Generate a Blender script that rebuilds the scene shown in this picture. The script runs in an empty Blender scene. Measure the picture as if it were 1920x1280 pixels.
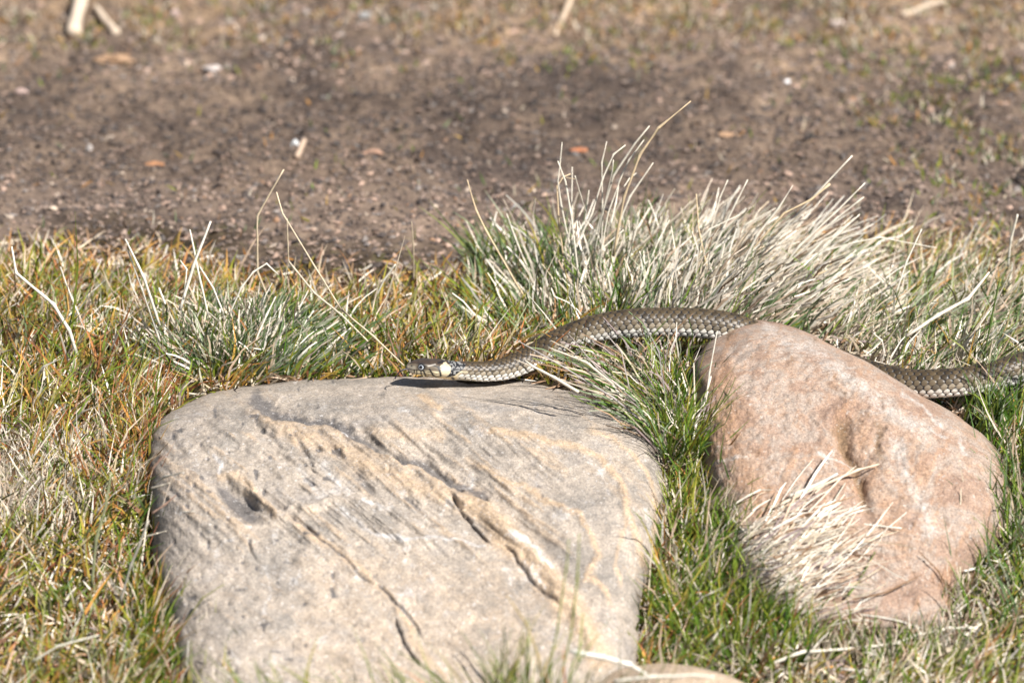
import bpy, math
import numpy as np
from mathutils import Vector

# ------------------------------------------------------------------ camera, world, sun
scene = bpy.context.scene
COL = scene.collection
PITCH = math.radians(24.0)
DIST = 3.0
AIM = np.array([0.0, 0.0, 0.14])
LENS = 130.0
FPX = 1920 * LENS / 36.0
CAM = AIM + DIST * np.array([0.0, -math.cos(PITCH), math.sin(PITCH)])
FWD = np.array([0.0, math.cos(PITCH), -math.sin(PITCH)])
UPV = np.array([0.0, math.sin(PITCH), math.cos(PITCH)])

cam_data = bpy.data.cameras.new('camera')
cam = bpy.data.objects.new('camera', cam_data)
COL.objects.link(cam)
cam.location = CAM.tolist()
cam.rotation_euler = (math.radians(90) - PITCH, 0, 0)
cam_data.lens = LENS
cam_data.sensor_width = 36
cam_data.clip_start = 0.05
cam_data.clip_end = 500
cam_data.dof.use_dof = True
cam_data.dof.focus_distance = 2.98
cam_data.dof.aperture_fstop = 4.6
scene.camera = cam

SUN_EL, SUN_AZ = 50.0, 50.0        # azimuth: from the camera side, turned to the right
w = bpy.data.worlds.new('World')
scene.world = w
w.use_nodes = True
wn = w.node_tree
for n in list(wn.nodes):
    wn.nodes.remove(n)
sky = wn.nodes.new('ShaderNodeTexSky')
sky.sky_type = 'NISHITA'
sky.sun_disc = False
sky.sun_elevation = math.radians(SUN_EL)
sky.sun_rotation = math.radians(180 - SUN_AZ)
bg = wn.nodes.new('ShaderNodeBackground')
bg.inputs['Strength'].default_value = 0.05
wo = wn.nodes.new('ShaderNodeOutputWorld')
wn.links.new(sky.outputs[0], bg.inputs[0])
wn.links.new(bg.outputs[0], wo.inputs[0])
sd = bpy.data.lights.new('sun', 'SUN')
sd.energy = 5.0
sd.angle = math.radians(0.53)
sd.color = (1.0, 0.965, 0.925)
sun = bpy.data.objects.new('sun', sd)
COL.objects.link(sun)
el, az = math.radians(SUN_EL), math.radians(SUN_AZ)
sdir = Vector((math.sin(az) * math.cos(el), -math.cos(az) * math.cos(el), math.sin(el)))
sun.rotation_euler = sdir.to_track_quat('Z', 'Y').to_euler()
sun.location = (sdir * 5)[:]
scene.view_settings.view_transform = 'Standard'
scene.view_settings.look = 'None'
scene.view_settings.exposure = 0.86
scene.view_settings.gamma = 1.0
scene.view_settings.use_curve_mapping = False
scene.render.engine = 'CYCLES'
scene.cycles.max_bounces = 6
scene.cycles.diffuse_bounces = 3
scene.cycles.transmission_bounces = 3
scene.cycles.transparent_max_bounces = 4

rng = np.random.default_rng(11)

# ------------------------------------------------------------------ helpers
def at(px, py, Y):
    """photo pixel (1920x1280) -> the point on its line of sight at world depth Y"""
    px = np.asarray(px, float); py = np.asarray(py, float); Y = np.asarray(Y, float)
    a = (px - 960) / FPX; b = (640 - py) / FPX
    dx = a + 0 * b
    dy = FWD[1] + b * UPV[1] + 0 * a
    dz = FWD[2] + b * UPV[2] + 0 * a
    t = (Y - CAM[1]) / dy
    return np.stack([CAM[0] + dx * t, Y + 0 * t, CAM[2] + dz * t], -1)

def proj(P):
    d = np.asarray(P, float) - CAM
    z = d @ FWD
    return 960 + FPX * d[..., 0] / z, 640 - FPX * (d @ UPV) / z

def hash3(ix, iy, iz, seed):
    h = (ix.astype(np.int64) * 374761393 + iy.astype(np.int64) * 668265263 + iz.astype(np.int64) * 2147483647 + seed * 974634777) & 0xFFFFFFFF
    h = ((h ^ (h >> 13)) * 1274126177) & 0xFFFFFFFF
    h = ((h ^ (h >> 16)) * 2246822519) & 0xFFFFFFFF
    return ((h ^ (h >> 15)) & 0xFFFFFF) / float(0xFFFFFF)

def vnoise(P, freq, seed=0):
    """value noise in -1..1"""
    Q = np.asarray(P, float) * freq
    I = np.floor(Q); F = Q - I
    F = F * F * F * (F * (F * 6 - 15) + 10)
    I = I.astype(np.int64)
    r = 0
    for a in (0, 1):
        wx = F[..., 0] if a else 1 - F[..., 0]
        for b in (0, 1):
            wy = F[..., 1] if b else 1 - F[..., 1]
            for c in (0, 1):
                wz = F[..., 2] if c else 1 - F[..., 2]
                r = r + wx * wy * wz * hash3(I[..., 0] + a, I[..., 1] + b, I[..., 2] + c, seed)
    return r * 2 - 1

def fbm(P, freq, octs=4, seed=0, gain=0.5):
    r = 0; a = 1; tot = 0
    for k in range(octs):
        r = r + a * vnoise(P, freq * 2.03 ** k, seed + k * 7)
        tot += a; a *= gain
    return r / tot

def sstep(a, b, x):
    t = np.clip((x - a) / (b - a), 0, 1)
    return t * t * (3 - 2 * t)

def norm(v):
    return v / np.maximum(np.linalg.norm(v, axis=-1, keepdims=True), 1e-12)

def make_mesh(name, V, loops, counts, mat, parent=None, cols=None, smooth=False, colname='Col'):
    V = np.asarray(V, np.float32); loops = np.asarray(loops, np.int32).ravel()
    counts = np.asarray(counts, np.int32)
    me = bpy.data.meshes.new(name)
    me.vertices.add(len(V)); me.vertices.foreach_set('co', V.ravel())
    me.loops.add(len(loops)); me.loops.foreach_set('vertex_index', loops)
    me.polygons.add(len(counts))
    starts = np.concatenate([[0], np.cumsum(counts)[:-1]]).astype(np.int32)
    me.polygons.foreach_set('loop_start', starts)
    me.polygons.foreach_set('loop_total', counts)
    me.polygons.foreach_set('use_smooth', np.full(len(counts), bool(smooth)))
    me.update(calc_edges=True)
    if cols is not None:
        for cn, c in (cols.items() if isinstance(cols, dict) else [(colname, cols)]):
            at_ = me.color_attributes.new(cn, 'FLOAT_COLOR', 'POINT')
            c4 = np.ones((len(V), 4), np.float32); c4[:, :3] = c
            at_.data.foreach_set('color', c4.ravel())
    me.materials.append(mat)
    o = bpy.data.objects.new(name, me)
    COL.objects.link(o)
    if parent is not None:
        o.parent = parent
        o.matrix_parent_inverse = parent.matrix_basis.inverted()
    return o

def quads_grid(nr, nc, wrap=False):
    i = np.arange(nr - 1)[:, None]; j = np.arange(nc if wrap else nc - 1)[None, :]
    j2 = (j + 1) % nc
    q = np.stack([i * nc + j, i * nc + j2, (i + 1) * nc + j2, (i + 1) * nc + j], -1).reshape(-1, 4)
    return q

def tag(o, label=None, cat=None, group=None, kind=None):
    if label: o['label'] = label
    if cat: o['category'] = cat
    if group: o['group'] = group
    if kind: o['kind'] = kind
    return o

def empty(name, loc):
    o = bpy.data.objects.new(name, None)
    COL.objects.link(o)
    o.location = tuple(float(v) for v in loc)
    o.empty_display_size = 0.02
    return o

def catmull(pts, n):
    pts = np.asarray(pts, float)
    P = np.vstack([2 * pts[0] - pts[1], pts, 2 * pts[-1] - pts[-2]])
    t = np.linspace(0, len(pts) - 1 - 1e-9, n); i = t.astype(int); f = (t - i)[:, None]
    p0, p1, p2, p3 = P[i], P[i + 1], P[i + 2], P[i + 3]
    return 0.5 * ((2 * p1) + (-p0 + p2) * f + (2 * p0 - 5 * p1 + 4 * p2 - p3) * f ** 2 + (-p0 + 3 * p1 - 3 * p2 + p3) * f ** 3)

def inpoly(px, py, poly):
    poly = np.asarray(poly, float); n = len(poly)
    r = np.zeros(np.shape(px), bool)
    for k in range(n):
        x1, y1 = poly[k]; x2, y2 = poly[(k + 1) % n]
        if y1 == y2: continue
        c = ((y1 > py) != (y2 > py)) & (px < (x2 - x1) * (py - y1) / (y2 - y1) + x1)
        r ^= c
    return r

# ------------------------------------------------------------------ materials
def mat_new(name):
    m = bpy.data.materials.new(name); m.use_nodes = True
    nt = m.node_tree
    for n in list(nt.nodes): nt.nodes.remove(n)
    out = nt.nodes.new('ShaderNodeOutputMaterial')
    return m, nt, out

def N(nt, typ, **kw):
    n = nt.nodes.new(typ)
    for k, v in kw.items():
        if k.startswith('i_'):
            n.inputs[k[2:].replace('_', ' ')].default_value = v
        else:
            setattr(n, k, v)
    return n

def noise_node(nt, vec, scale, detail=4, rough=0.55, dist=0.0):
    n = N(nt, 'ShaderNodeTexNoise')
    n.inputs['Scale'].default_value = scale
    n.inputs['Detail'].default_value = detail
    n.inputs['Roughness'].default_value = rough
    n.inputs['Distortion'].default_value = dist
    nt.links.new(vec, n.inputs['Vector'])
    return n.outputs['Fac']

def ramp(nt, fac, stops):
    r = N(nt, 'ShaderNodeValToRGB')
    el_ = r.color_ramp.elements
    while len(el_) < len(stops): el_.new(0.5)
    for e, (p, c) in zip(el_, stops):
        e.position = p; e.color = (*c, 1) if len(c) == 3 else c
    nt.links.new(fac, r.inputs[0])
    return r.outputs[0]

def mix(nt, fac, a, b, mode='MIX'):
    m = N(nt, 'ShaderNodeMix', data_type='RGBA', blend_type=mode)
    for idx, v in ((0, fac), (6, a), (7, b)):
        if hasattr(v, 'links') or hasattr(v, 'is_output'):
            nt.links.new(v, m.inputs[idx])
        elif idx == 0:
            m.inputs[0].default_value = v
        else:
            m.inputs[idx].default_value = (*v, 1)
    return m.outputs[2]

def math_(nt, op, a, b=0.0, clamp=False):
    m = N(nt, 'ShaderNodeMath', operation=op, use_clamp=clamp)
    for idx, v in ((0, a), (1, b)):
        if hasattr(v, 'is_output'): nt.links.new(v, m.inputs[idx])
        else: m.inputs[idx].default_value = v
    return m.outputs[0]

def blade_material(name, rough=0.6, trans=0.10, spec=0.15):
    m, nt, out = mat_new(name)
    a = N(nt, 'ShaderNodeVertexColor', layer_name='Col')
    g = N(nt, 'ShaderNodeNewGeometry')
    f = noise_node(nt, g.outputs['Position'], 260, 3)
    c = mix(nt, 1.0, a.outputs[0], ramp(nt, f, [(0.25, (0.72, 0.72, 0.72)), (0.75, (1.12, 1.1, 1.05))]), 'MULTIPLY')
    p = N(nt, 'ShaderNodeBsdfPrincipled')
    p.inputs['Roughness'].default_value = rough
    p.inputs['Specular IOR Level'].default_value = spec
    nt.links.new(c, p.inputs['Base Color'])
    t = N(nt, 'ShaderNodeBsdfTranslucent')
    nt.links.new(c, t.inputs[0])
    ms = N(nt, 'ShaderNodeMixShader'); ms.inputs[0].default_value = trans
    nt.links.new(p.outputs[0], ms.inputs[1]); nt.links.new(t.outputs[0], ms.inputs[2])
    nt.links.new(ms.outputs[0], out.inputs[0])
    return m

M_BLADE = blade_material('grass_blades')
M_STRAW = blade_material('dry_straw', 0.6, 0.05, 0.2)

def vc_material(name, rough=0.85, spec=0.3, grain=500, amt=0.25, bump=0.0003):
    m, nt, out = mat_new(name)
    a = N(nt, 'ShaderNodeVertexColor', layer_name='Col')
    g = N(nt, 'ShaderNodeNewGeometry')
    f = noise_node(nt, g.outputs['Position'], grain, 4)
    c = mix(nt, 1.0, a.outputs[0], ramp(nt, f, [(0.3, (1 - amt,) * 3), (0.7, (1 + amt,) * 3)]), 'MULTIPLY')
    p = N(nt, 'ShaderNodeBsdfPrincipled')
    p.inputs['Roughness'].default_value = rough
    p.inputs['Specular IOR Level'].default_value = spec
    nt.links.new(c, p.inputs['Base Color'])
    b = N(nt, 'ShaderNodeBump'); b.inputs['Distance'].default_value = bump
    nt.links.new(f, b.inputs['Height']); nt.links.new(b.outputs[0], p.inputs['Normal'])
    nt.links.new(p.outputs[0], out.inputs[0])
    return m

M_LITTER = vc_material('leaf_litter', 0.7, 0.45)
M_WOOD = vc_material('dry_wood', 0.7, 0.3)

def ground_material():
    m, nt, out = mat_new('bare_earth')
    g = N(nt, 'ShaderNodeNewGeometry')
    P = g.outputs['Position']
    big = noise_node(nt, P, 5.5, 5, 0.6)
    mid = noise_node(nt, P, 60, 6, 0.65)
    fine = noise_node(nt, P, 420, 5, 0.7)
    dirt = ramp(nt, mid, [(0.28, (0.07, 0.052, 0.043)), (0.5, (0.155, 0.115, 0.088)), (0.75, (0.28, 0.21, 0.155))])
    sepd = N(nt, 'ShaderNodeSeparateXYZ'); nt.links.new(P, sepd.inputs[0])
    yd = math_(nt, 'ADD', sepd.outputs[1], math_(nt, 'MULTIPLY', math_(nt, 'SUBTRACT', big, 0.5), 0.55))
    damp = ramp(nt, yd, [(0.40, (1.05, 1.05, 1.05)), (0.50, (.74, .73, .72)), (0.66, (.74, .73, .72)), (0.80, (1.1, 1.08, 1.02)), (0.98, (1.35, 1.28, 1.08))])
    dirt = mix(nt, 1.0, dirt, damp, 'MULTIPLY')
    dirt = mix(nt, 1.0, dirt, ramp(nt, big, [(0.38, (0.55, 0.54, 0.56)), (0.62, (1.3, 1.26, 1.2))]), 'MULTIPLY')
    dirt = mix(nt, 1.0, dirt, ramp(nt, fine, [(0.3, (0.55, 0.55, 0.55)), (0.7, (1.4, 1.4, 1.4))]), 'MULTIPLY')
    soil = ramp(nt, mid, [(0.3, (0.014, 0.010, 0.006)), (0.55, (0.045, 0.030, 0.015)), (0.74, (0.07, 0.08, 0.018))])
    sep = N(nt, 'ShaderNodeSeparateXYZ'); nt.links.new(P, sep.inputs[0])
    yy = math_(nt, 'ADD', sep.outputs[1], math_(nt, 'MULTIPLY', math_(nt, 'SUBTRACT', big, 0.5), 0.5))
    mr = N(nt, 'ShaderNodeMapRange'); mr.inputs[1].default_value = 0.26; mr.inputs[2].default_value = 0.34
    nt.links.new(yy, mr.inputs[0])
    c = mix(nt, mr.outputs[0], soil, dirt)
    p = N(nt, 'ShaderNodeBsdfPrincipled'); p.inputs['Roughness'].default_value = 0.9
    p.inputs['Specular IOR Level'].default_value = 0.25
    nt.links.new(c, p.inputs['Base Color'])
    b = N(nt, 'ShaderNodeBump'); b.inputs['Distance'].default_value = 0.004; b.inputs['Strength'].default_value = 0.9
    h = math_(nt, 'ADD', mid, math_(nt, 'MULTIPLY', fine, 0.35))
    nt.links.new(h, b.inputs['Height']); nt.links.new(b.outputs[0], p.inputs['Normal'])
    nt.links.new(p.outputs[0], out.inputs[0])
    return m

def rock_material(name, base_stops, ochre, white, dark, blot=14, patch=(0.8, 1.15)):
    m, nt, out = mat_new(name)
    g = N(nt, 'ShaderNodeNewGeometry'); P = g.outputs['Position']
    mk = N(nt, 'ShaderNodeVertexColor', layer_name='Marks')
    sp = N(nt, 'ShaderNodeSeparateColor'); nt.links.new(mk.outputs[0], sp.inputs[0])
    big = noise_node(nt, P, blot, 6, 0.62, 0.3)
    mid = noise_node(nt, P, 95, 5, 0.65)
    fine = noise_node(nt, P, 620, 4, 0.7)
    grain = noise_node(nt, P, 1500, 2, 0.6)
    c = ramp(nt, big, base_stops)
    def masked(ch, sc, lo, hi):
        n_ = noise_node(nt, P, sc, 5, 0.7)
        f = math_(nt, 'ADD', sp.outputs[ch], math_(nt, 'MULTIPLY', math_(nt, 'SUBTRACT', n_, 0.5), 1.0))
        r_ = N(nt, 'ShaderNodeMapRange'); r_.inputs[1].default_value = lo; r_.inputs[2].default_value = hi
        nt.links.new(f, r_.inputs[0]); return r_.outputs[0]
    c = mix(nt, math_(nt, 'MULTIPLY', masked(0, 70, 0.2, 0.9), 0.68), c, ochre)
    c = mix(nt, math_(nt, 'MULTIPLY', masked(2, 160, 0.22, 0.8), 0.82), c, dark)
    c = mix(nt, math_(nt, 'MULTIPLY', masked(1, 210, 0.42, 0.8), 0.7), c, white)
    c = mix(nt, 1.0, c, ramp(nt, mid, [(0.3, (patch[0],) * 3), (0.7, (patch[1],) * 3)]), 'MULTIPLY')
    spk = noise_node(nt, P, 330, 3, 0.75)
    c = mix(nt, ramp(nt, spk, [(0.60, (0, 0, 0)), (0.68, (.6, .6, .6))]), c, white)
    spd = noise_node(nt, P, 410, 3, 0.8, 0.4)
    c = mix(nt, ramp(nt, spd, [(0.33, (.6, .6, .6)), (0.41, (0, 0, 0))]), c, dark)
    c = mix(nt, 1.0, c, ramp(nt, fine, [(0.32, (0.6, 0.6, 0.62)), (0.68, (1.32, 1.3, 1.27))]), 'MULTIPLY')
    c = mix(nt, 1.0, c, ramp(nt, grain, [(0.35, (0.78, 0.78, 0.8)), (0.65, (1.16, 1.16, 1.14))]), 'MULTIPLY')
    p = N(nt, 'ShaderNodeBsdfPrincipled'); p.inputs['Roughness'].default_value = 0.8
    p.inputs['Specular IOR Level'].default_value = 0.3
    nt.links.new(c, p.inputs['Base Color'])
    b = N(nt, 'ShaderNodeBump'); b.inputs['Distance'].default_value = 0.0011; b.inputs['Strength'].default_value = 0.8
    h = math_(nt, 'ADD', math_(nt, 'MULTIPLY', mid, 1.3), math_(nt, 'MULTIPLY', fine, 0.45))
    nt.links.new(h, b.inputs['Height']); nt.links.new(b.outputs[0], p.inputs['Normal'])
    nt.links.new(p.outputs[0], out.inputs[0])
    return m

M_GREY = rock_material('grey_sandstone',
    [(0.33, (0.24, 0.215, 0.185)), (0.46, (0.315, 0.272, 0.225)), (0.54, (0.38, 0.322, 0.26)), (0.67, (0.325, 0.288, 0.25))],
    (0.50, 0.355, 0.22), (0.60, 0.58, 0.56), (0.10, 0.095, 0.095), blot=17, patch=(0.72, 1.2))
M_PINK = rock_material('pink_granite',
    [(0.34, (0.25, 0.165, 0.12)), (0.44, (0.32, 0.22, 0.16)), (0.52, (0.335, 0.27, 0.22)), (0.6, (0.35, 0.24, 0.17)), (0.7, (0.29, 0.21, 0.165))],
    (0.35, 0.20, 0.11), (0.50, 0.47, 0.43), (0.17, 0.11, 0.06), blot=26, patch=(0.86, 1.12))

# ------------------------------------------------------------------ the ground
def splus(x, k=0.03):
    return k * np.logaddexp(0, x / k)

def terrain(X, Y, rough=True):
    z = 0.1 - 0.27 * (splus(-Y) - splus(-Y - 0.5))
    z = z + 0.012 * sstep(0.2, 0.8, np.abs(X)) * 0
    P = np.stack([X, Y, 0 * X], -1)
    near = 1 - sstep(1.5, 4.0, np.hypot(X, Y))
    z = z + 0.006 * vnoise(P, 6, 3) * near
    if rough:
        z = z + near * sstep(.28, .4, Y) * (0.004 * vnoise(P, 42, 15) + .0025 * np.abs(vnoise(P, 90, 16)))
        z = z + near * (0.0035 * vnoise(P, 28, 5) + 0.002 * vnoise(P, 75, 6))
    return z

def ground_hit(px, py):
    px = np.asarray(px, float); py = np.asarray(py, float)
    lo = np.full(np.broadcast(px, py).shape, -1.2); hi = lo + 6.0
    for _ in range(30):
        m_ = (lo + hi) / 2
        P = at(px, py, m_)
        above = P[..., 2] > terrain(P[..., 0], m_)
        lo = np.where(above, m_, lo); hi = np.where(above, hi, m_)
    return at(px, py, (lo + hi) / 2)

xs = np.concatenate([-np.geomspace(60, 0.92, 18), np.linspace(-0.9, 0.9, 280), np.geomspace(0.92, 60, 18)])
ys = np.concatenate([-np.geomspace(40, 0.72, 14), np.linspace(-0.7, 1.5, 330), np.geomspace(1.52, 120, 24)])
GX, GY = np.meshgrid(xs, ys)
GZ = terrain(GX, GY)
M_GROUND = ground_material()
ground = make_mesh('ground', np.stack([GX, GY, GZ], -1).reshape(-1, 3), quads_grid(len(ys), len(xs)),
                   np.full((len(ys) - 1) * (len(xs) - 1), 4), M_GROUND, smooth=True)
tag(ground, kind='structure')

# ------------------------------------------------------------------ boulders
def seg_dist(px, py, line):
    """distance to a polyline, signed: positive on the upper/right side of a line that runs down to the right"""
    best = np.full(px.shape, 1e9); sgn = np.ones(px.shape); tt = np.zeros(px.shape)
    L = np.asarray(line, float)
    cum = np.concatenate([[0], np.cumsum(np.hypot(*(L[1:] - L[:-1]).T))])
    for k in range(len(L) - 1):
        a, b = L[k], L[k + 1]; d = b - a; l2 = d @ d
        t = np.clip(((px - a[0]) * d[0] + (py - a[1]) * d[1]) / l2, 0, 1)
        ex = px - (a[0] + t * d[0]); ey = py - (a[1] + t * d[1])
        q = np.hypot(ex, ey); better = q < best
        best = np.where(better, q, best)
        sgn = np.where(better, np.sign(ex * d[1] - ey * d[0]), sgn)
        tt = np.where(better, (cum[k] + t * np.sqrt(l2)) / cum[-1], tt)
    return best, sgn, tt

def gauss(d, w_): return np.exp(-(d / w_) ** 2)

def boulder(name, outline, centre, prof_rows, prof_Y, nR, nA, k_side, k_top, features, mat, seed, amp=0.0022, k_pow=9):
    O = catmull(outline + [outline[0]], 2000)[:-1]
    cum = np.concatenate([[0], np.cumsum(np.hypot(*(np.roll(O, -1, 0) - O).T))])
    s = np.linspace(0, cum[-1], nA, endpoint=False)
    Oc = np.vstack([O, O[:1]])
    ox = np.interp(s, cum, Oc[:, 0]); oy = np.interp(s, cum, Oc[:, 1])
    edge = fbm(np.stack([ox, oy, 0 * ox], -1), 1 / 70, 3, seed) * 5
    cx, cy = centre
    r0 = np.hypot(ox - cx, oy - cy)
    ox = cx + (ox - cx) * (1 + edge / r0); oy = cy + (oy - cy) * (1 + edge / r0)
    rho = np.concatenate([[0.004], 1 - (1 - np.linspace(0, 1, nR)[1:]) ** 1.45])
    px = cx + rho[:, None] * (ox - cx)[None]; py = cy + rho[:, None] * (oy - cy)[None]
    rr = np.linspace(prof_rows[0] - 60, prof_rows[-1] + 60, 600)
    yy = np.interp(rr, prof_rows, prof_Y)
    ker = np.hanning(61); ker /= ker.sum()
    pad = np.concatenate([np.full(30, yy[0]), yy, np.full(30, yy[-1])])
    yy = np.convolve(pad, ker, 'valid')
    Yp = np.interp(py, rr, yy)
    side = np.abs(ox - cx) / np.maximum(np.abs(ox - cx) + np.abs(oy - cy) * 0.8, 1)
    kk = k_top + (k_side - k_top) * side
    R = rho[:, None]
    Yp = Yp + kk[None] * (1 - np.sqrt(np.clip(1 - 0.985 * R ** k_pow, 0, 1)))
    P = at(px, py, Yp)
    disp, marks = features(px, py, P)
    disp = disp + amp * fbm(P, 11, 3, seed) + (0.0011 * fbm(P, 48, 3, seed + 3, 0.6) + 0.0008 * fbm(P, 170, 3, seed + 5, 0.65)) * (1 - sstep(.86, .97, R)) * (1 + 1.2 * (seed == 9))
    fade = np.broadcast_to(1 - sstep(0.9, 1.0, R) * 0.85, disp.shape)
    dirn = norm(np.array([0.0, -0.62, 0.78]))
    P = P + (disp * fade)[..., None] * dirn
    # the unseen back: rim rolls over, then drops into the ground
    rim = P[-1]
    cen = P[0].mean(0)
    rings = [P.reshape(-1, 3)]
    nback = 0
    for dy, dz, sx in ((0.012, -0.004, 1.0), (0.028, -0.014, 0.985), (0.042, -0.035, 0.96), (0.05, -0.07, 0.94), (0.045, -0.12, 0.9), (0.03, -0.18, 0.8)):
        q = rim.copy()
        q[:, 0] = cen[0] + (rim[:, 0] - cen[0]) * sx
        q[:, 1] += dy; q[:, 2] += dz
        rings.append(q); nback += 1
    rings.append(np.repeat(np.array([[cen[0], cen[1] + 0.06, -0.2]]), nA, 0)); nback += 1
    V = np.vstack(rings)
    nr = nR + nback
    mk = np.zeros((len(V), 3), np.float32); mk[:nR * nA] = np.clip(marks.reshape(-1, 3), 0, 1)
    q = quads_grid(nr, nA, wrap=True)
    o = make_mesh(name, V, q, np.full(len(q), 4), mat, cols={'Marks': mk}, smooth=True)
    # fix the winding so that normals face outward
    o.data.flip_normals()
    return o

GREY_OUT = [(286, 815), (300, 790), (330, 764), (385, 742), (440, 730), (520, 718), (610, 712), (700, 709), (800, 709), (900, 711), (985, 711),
            (1060, 722), (1130, 745), (1190, 778), (1228, 812), (1242, 870), (1244, 950), (1234, 1020), (1216, 1080), (1200, 1150), (1192, 1230),
            (1180, 1330), (1080, 1420), (800, 1450), (500, 1430), (370, 1350), (325, 1240), (312, 1150), (292, 1100), (284, 1000), (280, 900), (279, 850)]
PINK_OUT = [(1430, 604), (1475, 612), (1525, 632), (1585, 662), (1652, 694), (1722, 738), (1790, 777), (1840, 812), (1874, 850), (1892, 900), (1894, 950),
            (1880, 1005), (1850, 1060), (1815, 1110), (1800, 1170), (1780, 1240), (1600, 1275), (1450, 1220), (1380, 1120), (1335, 1000), (1315, 900), (1303, 800),
            (1298, 740), (1302, 690), (1318, 655), (1345, 630), (1385, 610)]

def grey_features(px, py, P):
    Q = np.stack([px, py, 0 * px], -1)
    wx = fbm(Q, 1 / 45, 4, 31) * 14; wy = fbm(Q, 1 / 45, 4, 47) * 14
    x = px + wx; y = py + wy
    wx2 = fbm(Q, 1 / 26, 3, 71) * 5; wy2 = fbm(Q, 1 / 26, 3, 77) * 5
    xc = px + wx2; yc = py + wy2
    disp = np.zeros(px.shape); och = np.zeros(px.shape); wht = np.zeros(px.shape); drk = np.zeros(px.shape)
    def band(line, w_, h, o_=0.9, warp=True, dk=0, wt=0, side=0, tf=None):
        nonlocal disp, och, wht, drk
        d, s, t = seg_dist(x if warp else xc, y if warp else yc, line)
        ends = sstep(0, 0.08, t) * (1 - sstep(0.9, 1, t))
        if tf is not None: ends = ends * tf(t)
        g = gauss(d, w_) * (0.35 + 0.65 * ends)
        disp += h * g; och = np.maximum(och, o_ * g); drk = np.maximum(drk, dk * g); wht = np.maximum(wht, wt * g)
        return d, s, t
    def step(line, w_, h, warp=True):      # surface drops on the upper/right side, fades away from the line
        nonlocal disp
        d, s, t = seg_dist(x if warp else xc, y if warp else yc, line)
        ends = sstep(0, 0.1, t) * (1 - sstep(0.85, 1, t))
        up = (s > 0)
        disp += -h * ends * np.where(up, (1 - np.exp(-(d / (w_ * 0.35)) ** 2)) * np.exp(-(d / (w_ * 2.2)) ** 2), 0)
        return d, s, t
    crest = [(456, 741), (500, 785), (545, 798), (600, 800), (660, 822), (700, 850), (750, 868), (800, 888), (835, 915), (870, 925), (910, 953), (954, 987), (988, 1021), (1005, 1055), (1038, 1095), (1092, 1155), (1120, 1220)]
    band(crest, 15, 0.0042, 0.75)
    step(crest, 24, 0.010)
    # dark stained hollow above the crest
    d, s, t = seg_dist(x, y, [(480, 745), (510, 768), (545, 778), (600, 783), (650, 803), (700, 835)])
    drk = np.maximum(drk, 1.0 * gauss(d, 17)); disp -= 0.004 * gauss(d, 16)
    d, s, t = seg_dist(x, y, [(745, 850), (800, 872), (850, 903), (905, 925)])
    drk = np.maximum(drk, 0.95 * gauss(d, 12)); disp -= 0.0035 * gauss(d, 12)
    # orange slab below the crest
    d, s, t = seg_dist(x, y, [(880, 935), (920, 975), (960, 1010), (1000, 1055), (1040, 1105), (1085, 1160), (1120, 1230)])
    och = np.maximum(och, 1.15 * gauss(d, 30)); disp += 0.0035 * gauss(d, 24)
    d, s, t = seg_dist(x, y, [(540, 812), (600, 830), (680, 868), (760, 905), (830, 930)])
    och = np.maximum(och, 0.8 * gauss(d, 24)); disp += 0.003 * gauss(d, 22)
    # white crystal strips
    for ln, w_, a in (([(575, 795), (605, 796), (650, 808), (665, 820)], 4, 1.0), ([(600, 870), (640, 900), (655, 925)], 14, .6), ([(560, 880), (600, 930), (640, 920)], 18, .55),
                      ([(960, 1005), (1000, 1030), (1030, 1060)], 15, .75), ([(700, 1000), (768, 1014), (835, 1011), (917, 1024)], 8, .75), ([(640, 960), (700, 1000), (730, 1008)], 11, .6),
                      ([(397, 850), (412, 870), (404, 890)], 6, .8), ([(410, 955), (440, 975), (470, 985)], 8, .5), ([(1210, 960), (1222, 1000)], 10, .6), ([(420, 1015), (450, 1010)], 7, .6),
                      ([(490, 1060), (500, 1110), (490, 1150)], 9, .5), ([(715, 1150), (745, 1200), (735, 1230)], 12, .5), ([(360, 768), (390, 775)], 7, .5), ([(685, 942), (700, 946)], 5, .9),
                      ([(760, 940), (790, 990), (820, 1000)], 12, .45), ([(980, 1060), (1020, 1110)], 5, .6), ([(515, 860), (560, 900)], 12, .45)):
        d, s, t = seg_dist(x, y, ln); wht = np.maximum(wht, a * gauss(d, w_))
    # black cracks
    def crack(line, w_, h, dk=0.8):
        nonlocal disp, drk
        d, s, t = seg_dist(xc, yc, line)
        e = sstep(0, .12, t) * (1 - sstep(.8, 1, t))
        g = gauss(d, w_) * (0.25 + 0.75 * e); disp -= h * g; drk = np.maximum(drk, dk * gauss(d, w_ * 1.1) * e)
        # lip on the lower left side
        disp += h * 0.3 * gauss(d - w_ * 2.6, w_ * 1.6) * np.where(s > 0, 1, 0.1) * e
    crack([(846, 928), (860, 950), (876, 967), (900, 1000), (921, 1026)], 2.4, 0.0042)
    crack([(758, 925), (775, 945), (790, 960)], 5, 0.003, .7)
    crack([(940, 1020), (956, 1038), (975, 1065), (994, 1088), (1025, 1118), (1055, 1142)], 3, 0.003, .6)
    crack([(531, 961), (575, 991), (622, 1025), (650, 1052), (673, 1078), (714, 1110)], 2.4, 0.0018, .75)
    crack([(700, 1090), (719, 1109), (753, 1141), (778, 1169), (796, 1202)], 2.8, 0.0024, .85)
    crack([(741, 1160), (756, 1203), (775, 1234), (794, 1255)], 2.6, 0.0028, .85)
    crack([(540, 805), (560, 830), (575, 860), (590, 890)], 5, 0.0026, .45)
    crack([(590, 805), (620, 830), (650, 868)], 5, 0.0024, .45)
    crack([(480, 800), (510, 815), (530, 850)], 5, 0.002, .4)
    crack([(660, 880), (690, 915), (700, 935)], 9, 0.0025, .6)
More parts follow.
